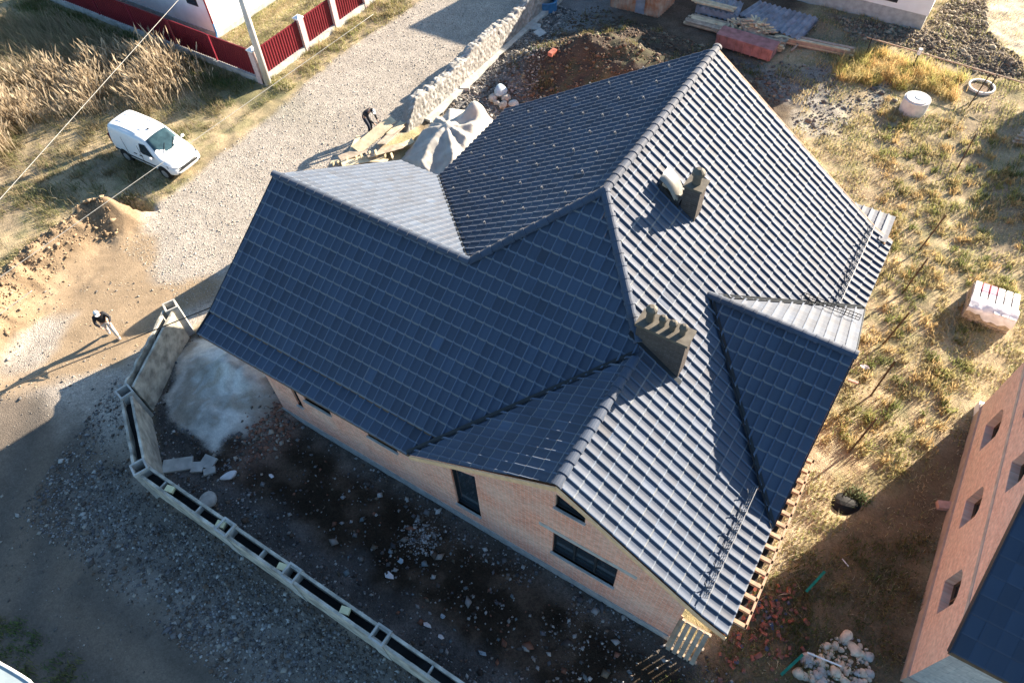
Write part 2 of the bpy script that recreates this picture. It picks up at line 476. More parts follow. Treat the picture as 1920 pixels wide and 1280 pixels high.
def height(X, Y):
    z = 0.10 * (fbm(X * 0.22, Y * 0.22, 3, 3) - 0.5)
    road = sstep(-0.4, 0.6, sdist(P_ROAD, X, Y))
    z = z * (1 - 0.8 * road) + (1 - road) * 0.17 * (fbm(X * 1.5, Y * 1.5, 5, 5) - 0.45)
    z = z + 0.02 * (fbm(X * 3.5, Y * 3.5, 8, 3) - 0.5)
    # dark spoil heap north of the house
    for cx, cy, rx, ry, hh in ((-1.6, 24.8, 3.6, 3.2, 2.0), (2.8, 24.6, 3.2, 2.8, 1.8), (-4.4, 23.0, 1.8, 2.0, 0.7), (5.0, 26.5, 2.2, 2.0, 0.6), (0.2, 28.6, 3.6, 1.5, .6)):
        q = ((X - cx) / rx) ** 2 + ((Y - cy) / ry) ** 2
        z = z + hh * np.exp(-q * 1.6) * (0.75 + 0.5 * fbm(X * 0.9, Y * 0.9, 21, 5))
    # berm on the left: sandy bank
    d = np.full(X.shape, 1e9); sd = np.zeros(X.shape)
    for a, b in zip(BERM[:-1], BERM[1:]):
        e = b - a; t = np.clip(((X - a[0]) * e[0] + (Y - a[1]) * e[1]) / (e @ e), 0, 1)
        dx = X - a[0] - e[0] * t; dy = Y - a[1] - e[1] * t
        dd = np.hypot(dx, dy); sgn = np.sign(e[0] * dy - e[1] * dx)   # + = left of path
        nb = dd < d; d = np.where(nb, dd, d); sd = np.where(nb, sgn, sd)
    left = sd < 0      # grass side
    lump = 0.35 + 0.8 * fbm(X * 1.7, Y * 1.7, 31, 4) + .5 * fbm(X * 4.5, Y * 4.5, 33, 4)
    bank = np.where(left, 1.15 * np.exp(-(d / 0.5) ** 2), 1.15 * np.exp(-(d / 0.75) ** 1.6) * lump)
    ditch = np.where(left, -0.8 * np.exp(-((d - 1.0) / 0.38) ** 2), 0)
    z = z + bank + ditch
    # round sand dome at the end of the bank
    cx, cy = xy(196, 405)
    z = z + 0.32 * np.exp(-(((X - cx) / 1.5) ** 2 + ((Y - cy) / 1.05) ** 2) ** 2)
    # grey heap of sand beside the wall
    for cx, cy, rx, ry, hh in ((-3.5, -0.3, 2.0, 1.5, 0.75), (-4.8, 0.6, 1.6, 1.0, 0.55), (-3.0, 1.0, 2.2, .9, .5)):
        q = ((X - cx) / rx) ** 2 + ((Y - cy) / ry) ** 2
        z = z + hh * np.exp(-q ** 1.3) * (0.72 + 0.34 * fbm(X * 1.5, Y * 1.5, 41, 3) + .22 * fbm(X * 5, Y * 5, 43, 4))
    # unseen heap added behind the left wing to cast a stripe of shade
    q = ((X + 6.5) / 1.15) ** 2 + ((Y - 6.8) / 1.7) ** 2
    z = z + 2.8 * np.exp(-q * 1.2)
    # rubble hump at lumber
    q = ((X + 7.6) / 1.0) ** 2 + ((Y - 14.0) / 2.0) ** 2
    z = z + 0.6 * np.exp(-q)
    cx, cy = xy(1588, 942)
    q = ((X - cx) / 0.4) ** 2 + ((Y - cy) / 0.5) ** 2
    z = z - 0.25 * np.exp(-q)
    # rutted bright sand at top right, and bumps in the mud
    mud = sstep(-0.5, 0.8, sdist(P_MUDTR, X, Y))
    z = z + mud * 0.5 * (fbm(X * 0.8, Y * 0.8, 51, 4) - 0.45)
    return z

def lerp(a, b, t):
    return a + (b - a) * t[:, None]

def terrain_color(X, Y, detail=True):
    """albedo of the ground; material regions, some darkened for shade"""
    n1 = fbm(X * 0.35, Y * 0.35, 61, 4); n2 = fbm(X * 1.6, Y * 1.6, 67, 4); n3 = fbm(X * 6.0, Y * 6.0, 71, 3)
    wob = (fbm(X * 0.9, Y * 0.9, 73, 4) - 0.5) * 1.6
    straw = np.array([0.43, 0.34, 0.21]); olive = np.array([0.22, 0.21, 0.11]); earth = np.array([0.29, 0.225, 0.155])
    C = np.tile(straw, (len(X), 1))
    C = lerp(C, np.tile(olive, (len(X), 1)), sstep(0.45, 0.72, n2) * 0.7)
    C = lerp(C, np.tile(earth, (len(X), 1)), sstep(0.5, 0.7, n1) * 0.75)
    lab = np.zeros(len(X), int)
    def region(mask, col, l=None, var=0.25, n=n2):
        nonlocal C
        cc = np.array(col)[None, :] * (1 + var * 2 * (n[:, None] - 0.5))
        C = lerp(C, cc, mask)
        if l is not None: lab[mask > 0.5] = l
    d_n = sdist(P_NORTH, X, Y)
    region(sstep(-0.6, 0.8, d_n + wob), (0.13, 0.10, 0.075), 4, 0.45)
    region(sstep(0.2, 0.6, d_n + wob) * sstep(-2.0, -4.8, X), (0.22, 0.21, 0.2), None, 0.3)
    mound = np.exp(-(((X - 0.3) / 6.2) ** 2 + ((Y - 24.9) / 4.8) ** 2) ** 2)
    region(sstep(0.3, 0.6, mound + wob * 0.2) , (0.085, 0.066, 0.053), 5, 0.45)
    region(sstep(.62, .8, mound + wob * .2) * sstep(0.5, 0.62, n2), (0.085, 0.078, 0.05), None, 0.4)
    road = sstep(-0.25, 0.25, sdist(P_ROAD, X, Y) + wob * 0.4)
    region(road, (0.43, 0.38, 0.325), 1, 0.2)
    # compacted lower road, colour darkened further where the house's shade lies
    packed_shade = sstep(-1, 1.2, -Y - 3.5 + wob) * road
    region(packed_shade * 0.9, (0.115, 0.090, 0.068), None, 0.3, n1)
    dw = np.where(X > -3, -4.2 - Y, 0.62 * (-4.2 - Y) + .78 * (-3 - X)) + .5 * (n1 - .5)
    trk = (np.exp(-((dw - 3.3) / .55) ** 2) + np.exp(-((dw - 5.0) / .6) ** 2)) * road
    region(np.clip(trk, 0, 1) * packed_shade * .7, (0.08, 0.073, 0.065), None, 0.2)
    tan = sstep(-0.3, 0.4, sdist(P_TAN, X, Y) + wob * 0.45)
    region(tan, (0.35, 0.26, 0.17), 2, 0.18)
    # sandy bank
    bd = np.full(X.shape, 1e9); sg = np.zeros(X.shape)
    for a, b in zip(BERM[:-1], BERM[1:]):
        e = b - a; t = np.clip(((X - a[0]) * e[0] + (Y - a[1]) * e[1]) / (e @ e), 0, 1)
        dx = X - a[0] - e[0] * t; dy = Y - a[1] - e[1] * t
        dd = np.hypot(dx, dy); s_ = np.sign(e[0] * dy - e[1] * dx)
        nb = dd < bd; bd = np.where(nb, dd, bd); sg = np.where(nb, s_, sg)
    bank = np.where(sg < 0, sstep(0.5, 0.2, bd), sstep(1.45, .8, bd + wob * 0.3))
    cx, cy = xy(196, 405)
    bank = np.maximum(bank, sstep(1.5, 1.1, np.hypot((X - cx), (Y - cy) * 1.2) + wob * .1))
    region(bank, (0.25, 0.18, 0.115), 6, 0.4)
    # front yard
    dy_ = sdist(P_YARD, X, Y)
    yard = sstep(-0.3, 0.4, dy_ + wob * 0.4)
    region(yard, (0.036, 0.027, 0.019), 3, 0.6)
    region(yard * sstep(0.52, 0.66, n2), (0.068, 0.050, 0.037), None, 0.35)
    gr = yard * np.maximum(sstep(2.0, 0.9, Y + 4.0 + wob), sstep(-2.0, -4.2, X + wob))
    region(gr * 0.55, (0.13, 0.13, 0.13), None, 0.5)
    hug = yard * sstep(-0.75, -0.1, Y + wob * 0.5 - 0.3) * sstep(-2, 2, X)
    region(hug * 0.4, (0.17, 0.155, 0.14), None, 0.5)
    # road edge gravel below the wall
    edge = sstep(-7.3, -6.3, Y + wob) * sstep(-4.2, -4.6, Y) * sstep(-6.5, -4.5, X)
    region(edge * 0.8, (0.155, 0.145, 0.13), None, 0.45)
    # grey sand heap
    heap = np.maximum(np.exp(-(((X + 3.6) / 2.2) ** 2 + ((Y + 0.2) / 1.75) ** 2) ** 1.5), np.exp(-(((X + 4.6) / 2.2) ** 2 + ((Y - 0.8) / 1.1) ** 2) ** 1.5))
    hm = sstep(0.26, 0.46, heap + wob * 0.34 + .3 * (n2 - .5))
    region(hm, (0.60, 0.57, 0.51), 7, 0.2)
    region(hm * sstep(.48, .62, fbm(X * .9 + 3, Y * 1.1, 163, 4)), (0.36, 0.31, 0.25), None, 0.3)
    region(hm * sstep(.56, .66, fbm(X * 3.2, Y * 3.2, 167, 3)), (0.44, 0.41, 0.36), None, 0.3)
    # brick rubbish by wall corner
    region(np.exp(-(((X + 1.2) / .7) ** 2 + ((Y + .4) / 1.6) ** 2)) * 0.9, (0.22, 0.14, 0.11), None, 0.6)
    for p, c in ((P_GREY1, (0.22, 0.215, 0.21)), (P_GREY2, (0.40, 0.37, 0.32))):
        region(sstep(-0.5, 0.7, sdist(p, X, Y) + wob * 1.2) * 0.8, c, None, 0.3)
    region(sstep(-0.5, 0.8, sdist(P_MUDTR, X, Y) + wob), (0.17, 0.14, 0.11), None, 0.5)
    region(sstep(-0.3, 0.6, sdist(P_SANDTR, X, Y) + wob * 0.6), (0.60, 0.50, 0.38), None, 0.2)
    region(sstep(-0.5, 0.6, sdist(P_SHADEGR, X, Y) + wob * 0.5) * 0.8, (0.15, 0.105, 0.06), None, 0.4)  # ground colour darkened to the outline of the neighbour's cast shade
    # pale sandy strip along the east eave
    region(sstep(0.9, 0.2, np.abs(X - 15.7 + wob * 0.5)) * sstep(3.5, 4.5, Y) * sstep(11, 8, Y) * 0.7, (0.46, 0.38, 0.27), None, 0.25)
    # grass margin along fence (greener)
    region(np.exp(-(((X + 19.5) / 5) ** 2 + ((Y - 14.3) / 1.1) ** 2)) * 0.8, (0.09, 0.11, 0.04), None, 0.4)
    C = C * (0.86 + 0.28 * n3[:, None]) * (.84 + .24 * np.maximum(yard, packed_shade))[:, None]
    sp = np.array([.8, 1, .45, 1, 1, .9, .6, .42])[lab]
    sp = sp * (1 - .45 * packed_shade)
    return np.clip(C, 0.01, 0.85), lab, sp

def ground_mat():
    mt = bpy.data.materials.new("ground_surface")
    mt.use_nodes = True
    nt = mt.node_tree
    b = nt.nodes["Principled BSDF"]
    b.inputs["Roughness"].default_value = 0.95
    b.inputs["Specular IOR Level"].default_value = 0.1
    a = nt.nodes.new("ShaderNodeAttribute"); a.attribute_name = "Col"
    tc = nt.nodes.new("ShaderNodeTexCoord")
    vo = nt.nodes.new("ShaderNodeTexVoronoi"); vo.inputs["Scale"].default_value = 26.0
    nt.links.new(tc.outputs["Object"], vo.inputs["Vector"])
    n = nt.nodes.new("ShaderNodeTexNoise"); n.inputs["Scale"].default_value = 9; n.inputs["Detail"].default_value = 7; n.inputs["Roughness"].default_value = 0.7
    nt.links.new(tc.outputs["Object"], n.inputs["Vector"])
    # stone-to-stone colour change
    sep = nt.nodes.new("ShaderNodeSeparateColor"); nt.links.new(vo.outputs["Color"], sep.inputs[0])
    m1 = nt.nodes.new("ShaderNodeMapRange"); m1.inputs["To Min"].default_value = 0.76; m1.inputs["To Max"].default_value = 1.22
    nt.links.new(sep.outputs[0], m1.inputs["Value"])
    m2 = nt.nodes.new("ShaderNodeMapRange"); m2.inputs["From Min"].default_value = 0.3; m2.inputs["From Max"].default_value = 0.7
    m2.inputs["To Min"].default_value = 0.72; m2.inputs["To Max"].default_value = 1.25
    nt.links.new(n.outputs["Fac"], m2.inputs["Value"])
    mm = nt.nodes.new("ShaderNodeMath"); mm.operation = 'MULTIPLY'
    nt.links.new(m1.outputs["Result"], mm.inputs[0]); nt.links.new(m2.outputs["Result"], mm.inputs[1])
    s1 = nt.nodes.new("ShaderNodeMix"); s1.data_type = 'FLOAT'; s1.inputs["A"].default_value = 1.0
    nt.links.new(a.outputs["Alpha"], s1.inputs["Factor"]); nt.links.new(mm.outputs[0], s1.inputs["B"])
    vm = nt.nodes.new("ShaderNodeVectorMath"); vm.operation = 'SCALE'
    nt.links.new(a.outputs["Color"], vm.inputs[0]); nt.links.new(s1.outputs["Result"], vm.inputs["Scale"])
    nt.links.new(vm.outputs[0], b.inputs["Base Color"])
    ad = nt.nodes.new("ShaderNodeMath"); ad.operation = 'ADD'
    nt.links.new(n.outputs["Fac"], ad.inputs[0]); nt.links.new(vo.outputs["Distance"], ad.inputs[1])
    bp = nt.nodes.new("ShaderNodeBump"); bp.inputs["Distance"].default_value = 0.03
    bs = nt.nodes.new("ShaderNodeMath"); bs.operation = 'MULTIPLY'; bs.inputs[1].default_value = 0.6
    nt.links.new(a.outputs["Alpha"], bs.inputs[0]); nt.links.new(bs.outputs[0], bp.inputs["Strength"])
    nt.links.new(ad.outputs[0], bp.inputs["Height"]); nt.links.new(bp.outputs["Normal"], b.inputs["Normal"])
    return mt

def build_terrain():
    gm = ground_mat()
    x0, x1, y0, y1, st = -44.0, 34.0, -20.0, 54.0, 0.125
    xs = np.arange(x0, x1 + 1e-6, st); ys = np.arange(y0, y1 + 1e-6, st)
    nx, ny = len(xs), len(ys)
    X, Y = np.meshgrid(xs, ys)
    Xf, Yf = X.ravel(), Y.ravel()
    Z = height(Xf, Yf)
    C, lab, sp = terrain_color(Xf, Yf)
    edge = np.minimum(np.minimum(Xf - x0, x1 - Xf), np.minimum(Yf - y0, y1 - Yf))
    Z = Z * sstep(0, 1.5, edge)
    V = np.stack([Xf, Yf, Z], 1)
    idx = np.arange(nx * ny).reshape(ny, nx)
    q = np.stack([idx[:-1, :-1], idx[:-1, 1:], idx[1:, 1:], idx[1:, :-1]], -1).reshape(-1, 4)
    fl = lab[q].max(1)
    RGBA = np.concatenate([C, sp[:, None]], 1)
    names = {0: "ground", 1: "gravel_road", 2: "dirt_track", 3: "yard_soil", 4: "bare_soil", 5: "soil_mound", 6: "sand_bank", 7: "sand_heap"}
    for l, nm in names.items():
        qq = q[fl == l]
        if len(qq) == 0: continue
        used = np.unique(qq); remap = np.full(len(V), -1); remap[used] = np.arange(len(used))
        vv = V[used]; cc = RGBA[used]; ff = remap[qq].ravel(); sz = np.full(len(qq), 4)
        if l == 0:
            o4 = len(vv)
            B = 600.0
            ring = np.array([[x0, y0, 0], [x1, y0, 0], [x1, y1, 0], [x0, y1, 0], [-B, -B, 0], [B, -B, 0], [B, B, 0], [-B, B, 0]], float)
            vv = np.vstack([vv, ring]); cc = np.vstack([cc, np.tile([0.20, 0.17, 0.09, 1], (8, 1))])
            rf = np.array([[0, 4, 5, 1], [1, 5, 6, 2], [2, 6, 7, 3], [3, 7, 4, 0]]) + o4
            ff = np.concatenate([ff, rf.ravel()]); sz = np.concatenate([sz, np.full(4, 4)])
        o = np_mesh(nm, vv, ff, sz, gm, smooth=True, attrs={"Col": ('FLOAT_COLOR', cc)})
        if l == 7:
            tag(o, "pale grey heap of sand between the curved block wall and the brick house", "sand heap")
        else:
            o["kind"] = "structure"
build_terrain()

def gz(x, y):
    return float(height(np.array([float(x)]), np.array([float(y)]))[0])

# ------------------------------------------------------------------ main house
ZF, S_ = 3.9869, 0.6273
YK, ZE, YR = 0.746, 4.128, 4.92
XL, XQ, YQ, YT = -3.25, 7.194, 7.71, 15.776
ZR = ZF + S_ * YR
ZQ = ZF + S_ * YQ
SW, SR, SE, SG, SDF, SDR = 0.6288, 0.6117, 0.6912, 0.5876, 0.6158, 0.604
XP = XQ - (ZQ - ZR) / SW
XKW, YKR = -1.386, 10.853
XE, XKE, ZEE = 14.876, 14.168, 3.688
XG, YV = 9.974, 0.222
ZG = ZQ - SE * (XG - XQ)
YS = (ZG - ZF) / S_
YD, ZD, XE2 = 7.824, 6.37, 14.864
XD = XQ + (ZQ - ZD) / SE
YVF = YD - (ZD - ZEE) / SDF
YVR = YD + (ZD - ZEE) / SDR
XC = XG - (ZG - ZE) / SG

def z_front(x, y):
    up = ZF + S_ * y
    zk = ZF + S_ * YK
    return np.where(y >= YK - 1e-6, up, ZE - .04 + (zk - .07 - ZE + .04) * y / YK)
def z_rear(x, y): return ZR - SR * (y - YR)
def z_west(x, y): return ZQ - SW * (XQ - x)
def z_east(x, y):
    zk = ZQ - SE * (XKE - XQ)
    return np.where(x <= XKE, ZQ - SE * (x - XQ), zk + (ZEE - zk) * (x - XKE) / (XE - XKE))
def z_gw(x, y): return ZG - SG * (XG - x)
def z_df(x, y): return ZD - SDF * (YD - y)
def z_dr(x, y): return ZD - SDR * (y - YD)

def roof_z(x, y):
    z = -99.0
    if XL <= x <= 7: z = max(z, float(min(z_front(x, y), z_rear(x, y))))
    if y <= YT: z = max(z, float(min(z_west(x, y), z_east(x, y), z_front(x, y))))
    if y < 6 and x < XE: z = max(z, float(min(z_gw(x, y), z_east(x, y))))
    if x > XD: z = max(z, float(min(z_df(x, y), z_dr(x, y))))
    return z

def tile_face(name, ax, zfun, polys, parent, material, pa=0.30, pb=0.369, thick=0.011, roll=0.045, seed=1, a0=0.0, b0=0.0, lift=0.0, glintf=1.0):
    """ax: (a_dir, b_dir) unit plan vectors; b upslope. polys: convex plan polygons. Lattice of interlocking tiles."""
    ad = np.array(ax[0], float); bd = np.array(ax[1], float)
    AB = [np.stack([np.array(p) @ ad, np.array(p) @ bd], 1) for p in polys]
    allp = np.vstack(AB)
    amin, bmin = allp.min(0); amax, bmax = allp.max(0)
    i0 = math.floor((amin - a0) / pa) - 1; i1 = math.ceil((amax - a0) / pa) + 1
    j0 = math.floor((bmin - b0) / pb) - 1; j1 = math.ceil((bmax - b0) / pb) + 1
    prof_a = np.array([0.0, 0.010, 0.028, 0.056, 0.076, 0.19, 0.2995]) * pa / 0.30
    prof_h = np.array([0.004, 0.9, 1.0, 0.85, 0.0, 0.0, 0.0]) * roll
    rg = np.random.default_rng(seed)
    I, J = np.meshgrid(np.arange(i0, i1), np.arange(j0, j1))
    I = I.ravel(); J = J.ravel(); nt_ = len(I)
    rnd = rg.uniform(0.84, 1.16, nt_) * np.where(rg.uniform(0, 1, nt_) < .06, rg.uniform(.7, 1.35, nt_), 1); dz = rg.uniform(-.003, .003, nt_); tl = rg.normal(0, .0015, nt_)
    na = len(prof_a)
    A = (a0 + I * pa)[:, None, None] + prof_a[None, None, :] + np.zeros((1, 5, 1))
    bo = np.array([0.0, 0.002, 0.030, 0.036, pb - 0.001])
    B = (b0 + J * pb)[:, None, None] + bo[None, :, None] + np.zeros((1, 1, na))
    hb = np.array([-thick, thick * .4, thick * 1.65, thick * 1.55, 0.0])
    Hh = hb[None, :, None] + prof_h[None, None, :] * np.array([0.35, .85, 1, 1, 1])[None, :, None] + dz[:, None, None] + tl[:, None, None] * (prof_a[None, None, :] / pa - .5)
    P2 = A[..., None] * ad + B[..., None] * bd
    Zb = zfun(P2[..., 0], P2[..., 1]) + Hh * 1.12 + lift
    V = np.concatenate([P2, Zb[..., None]], -1).reshape(-1, 3)
    ABv = np.stack([A, B], -1).reshape(-1, 2)
    edge_glint = np.maximum(np.array([1.8, 2.3, 2.3, 1.0, 1.0])[:, None], np.array([1, 1.62, 1.62, 1, .7, 1, 1])[None, :])   # sky-lit bright lines painted into tile edges and roll crests
    T = (rnd[:, None, None] * (1 + (edge_glint[None] - 1) * glintf)).ravel()
    per = 5 * na
    loc = []
    for r in range(4):
        for c in range(na - 1):
            loc.append((r * na + c, r * na + c + 1, (r + 1) * na + c + 1, (r + 1) * na + c))
    loc = np.array(loc)
    F = (np.arange(nt_)[:, None, None] * per + loc[None]).reshape(-1, 4)
    FA = ABv[F]                      # nf,4,2
    outV = [V]; outT = [T]; flat = []; sizes = []; nv = len(V)
    for poly in AB:
        # orient ccw
        area = 0.5 * np.sum(poly[:, 0] * np.roll(poly[:, 1], -1) - np.roll(poly[:, 0], -1) * poly[:, 1])
        if area < 0: poly = poly[::-1]
        n = len(poly)
        D = []
        for k in range(n):
            a = poly[k]; e = poly[(k + 1) % n] - a; L = np.hypot(*e)
            D.append((e[0] * (FA[..., 1] - a[1]) - e[1] * (FA[..., 0] - a[0])) / L)
        D = np.array(D)              # n,nf,4
        inside = (D >= -1e-9).all((0, 2))
        outside = (D < 1e-6).all(2).any(0)
        fi = F[inside]
        flat.append(fi.ravel()); sizes.append(np.full(len(fi), 4))
        bi = np.where(~inside & ~outside)[0]
        ev = []; et = []
        for f in bi:
            pts = [(V[i], ABv[i]) for i in F[f]]
            for k in range(n):
                a = poly[k]; e = poly[(k + 1) % n] - a
                d = [e[0] * (q[1][1] - a[1]) - e[1] * (q[1][0] - a[0]) for q in pts]
                new = []
                for s in range(len(pts)):
                    p, q = pts[s], pts[(s + 1) % len(pts)]
                    dp, dq = d[s], d[(s + 1) % len(pts)]
                    if dp >= 0: new.append(p)
                    if (dp >= 0) != (dq >= 0):
                        t = dp / (dp - dq)
                        new.append((p[0] + (q[0] - p[0]) * t, p[1] + (q[1] - p[1]) * t))
                pts = new
                if len(pts) < 3: break
            if len(pts) >= 3:
                base = nv + len(ev)
                ev += [p[0] for p in pts]; et += [T[F[f][0]]] * len(pts)
                flat.append(np.arange(base, base + len(pts))); sizes.append(np.array([len(pts)]))
        if ev:
            outV.append(np.array(ev)); outT.append(np.array(et)); nv += len(ev)
    VV = np.vstack(outV); TT = np.concatenate(outT); ff = np.concatenate(flat).astype(int); ss = np.concatenate(sizes)
    used = np.unique(ff); rm = np.full(len(VV), -1); rm[used] = np.arange(len(used))
    # right-handed orientation upward
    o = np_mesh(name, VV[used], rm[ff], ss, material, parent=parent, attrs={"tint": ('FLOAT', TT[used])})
    cr = ad[0] * bd[1] - ad[1] * bd[0]
    if cr < 0:
        o.data.flip_normals()
    return o

def deck(polys, zfun, parent, off=0.07, th=0.1, name='roof_deck', material=None, lines=()):
    mb = MB()
    for p in polys:
        n = len(p)
        top = [(q[0], q[1], float(zfun(np.float64(q[0]), np.float64(q[1]))) - off) for q in p]
        bot = [(x, y, z - th) for x, y, z in top]
        mb.add(top + bot, [tuple(range(n)), tuple(range(2 * n - 1, n - 1, -1))] + [(i, n + i, n + (i + 1) % n, (i + 1) % n) for i in range(n)])
    return mb.build(name, material or M['deck'], parent)

def ridge(a, b, parent, r=0.125, step=0.36, material=None, name='ridge_cap', lift=0.05):
    a = Vector(a); b = Vector(b); d = b - a; L = d.length; u = d / L
    side = Vector((0, 0, 1)).cross(u).normalized(); up = u.cross(side)
    if up.z < 0: up = -up
    n = max(1, round(L / step)); st = L / n
    vs = []; fs = []; tint = []
    K = 8
    for i in range(n):
        p0 = a + u * (i * st - 0.02); p1 = a + u * ((i + 1) * st + 0.03)
        tv = random.uniform(0.86, 1.14)
        base = len(vs)
        prof = [(p0, r * 0.92), (p0 + u * (st * 0.86), r), (p0 + u * (st * 0.865), r * 1.14), (p1, r * 1.14), (p1, r * 0.9)]
        for p, rr in prof:
            for k in range(K + 1):
                an = math.pi * k / K
                vs.append(p + side * (math.cos(an) * rr * 1.1) + up * (math.sin(an) * rr * 0.9 + lift - 0.04)); tint.append(tv)
        for s in range(len(prof) - 1):
            for k in range(K):
                fs.append((base + s * (K + 1) + k, base + s * (K + 1) + k + 1, base + (s + 1) * (K + 1) + k + 1, base + (s + 1) * (K + 1) + k))
        fs.append(tuple(base + k for k in range(K, -1, -1)))
    mb = MB().add(vs, fs); mb.tint = tint
    return mb.build(name, material or M['tile'], parent, smooth=False)

def wall_panel(mb, p0, p1, z0, topf, th, holes=(), n=60, uoff=0.0):
    """vertical wall from p0 to p1 (plan); outside is to the right of p0->p1; holes in (u,z) polygons; returns nothing, adds to mb with uv"""
    import mathutils.geometry as mg
    p0 = Vector((p0[0], p0[1])); p1 = Vector((p1[0], p1[1])); d = p1 - p0; L = d.length; e = d / L
    nrm = Vector((e.y, -e.x))
    out = [(0, z0), (L, z0)]
    for i in range(n + 1):
        u = L * (1 - i / n)
        out.append((u, topf(p0.x + e.x * u, p0.y + e.y * u)))
    loops = [[Vector((u, z, 0)) for u, z in out]] + [[Vector((u, z, 0)) for u, z in h] for h in holes]
    tris = mg.tessellate_polygon(loops)
    flatp = [v for l in loops for v in l]
    if mb.uv is None: mb.uv = []
    base = len(mb.v)
    vs = []; uvs = []
    for v in flatp:
        q = p0 + e * v.x
        vs.append((q.x, q.y, v.y)); uvs.append((v.x + uoff, v.y))
    nf = len(vs)
    for v in flatp:
        q = p0 + e * v.x - nrm * th
        vs.append((q.x, q.y, v.y)); uvs.append((v.x + uoff, v.y))
    fs = []
    for t in tris:
        a, b, c = t
        A, B, Cc = flatp[a], flatp[b], flatp[c]
        cr = (B.x - A.x) * (Cc.y - A.y) - (B.y - A.y) * (Cc.x - A.x)
        if cr < 0: a, c = c, a
        fs.append((a, b, c)); fs.append((nf + c, nf + b, nf + a))
    mb.add(vs, fs); mb.uv += uvs
    # reveals and caps (own verts so uv stay sane)
    for l in loops:
        k = len(l)
        for i in range(k):
            a = l[i]; b = l[(i + 1) % k]
            qa = p0 + e * a.x; qb = p0 + e * b.x
            ia = qa - nrm * th; ib = qb - nrm * th
            mb.add([(qa.x, qa.y, a.y), (qb.x, qb.y, b.y), (ib.x, ib.y, b.y), (ia.x, ia.y, a.y)], [(3, 2, 1, 0)])
            ln = (b - a).length
            rv = (math.floor(a.y / .09) + .5) * .09; mb.uv += [(a.x + uoff, rv - .02), (a.x + uoff + ln, rv - .02), (a.x + uoff + ln, rv + .02), (a.x + uoff, rv + .02)]

def window_unit(parent, p0, e, nrm, poly, splits=(), inset=0.1, fw=0.06, name='window', frame_mat=None):
    """window in a wall hole: poly in (u,z); splits = u positions of mullions"""
    frame = MB(); pane = MB()
    P = lambda u, z, o=0.0: (p0[0] + e[0] * u - nrm[0] * o, p0[1] + e[1] * u - nrm[1] * o, z)
    n = len(poly)
    cu = sum(p[0] for p in poly) / n; cz = sum(p[1] for p in poly) / n
    for i in range(n):
        a = poly[i]; b = poly[(i + 1) % n]
        frame.bar(P(a[0], a[1], inset), P(b[0], b[1], inset), fw * 2, 0.07)
    umin = min(p[0] for p in poly); umax = max(p[0] for p in poly)
    for s in splits:
        u = umin + (umax - umin) * s
        zs = []
        for i in range(n):
            a = poly[i]; b = poly[(i + 1) % n]
            if (a[0] - u) * (b[0] - u) < 0:
                zs.append(a[1] + (b[1] - a[1]) * (u - a[0]) / (b[0] - a[0]))
        if len(zs) >= 2: frame.bar(P(u, min(zs), inset - .003), P(u, max(zs), inset - .003), 0.09, 0.06)
    f = frame.build(name, frame_mat or M['dark'], parent)
    vs = [P(u, z, inset + 0.01) for u, z in poly]
    pane.add(vs, [tuple(range(n))])
    pn = pane.build('pane', M['glass'], f)
    # sill
    zl = min(p[1] for p in poly)
    low = [p for p in poly if abs(p[1] - zl) < 0.25]
    u0 = min(p[0] for p in low) - .04; u1 = max(p[0] for p in low) + .04
    sl = MB()
    ca = P((u0 + u1) / 2, zl - 0.02, 0.03)
    sl.box(ca, (u1 - u0, 0.2, 0.04) if abs(e[0]) > .5 else (0.2, u1 - u0, 0.04))
    sl.build('sill', M['concrete'], f)
    return f

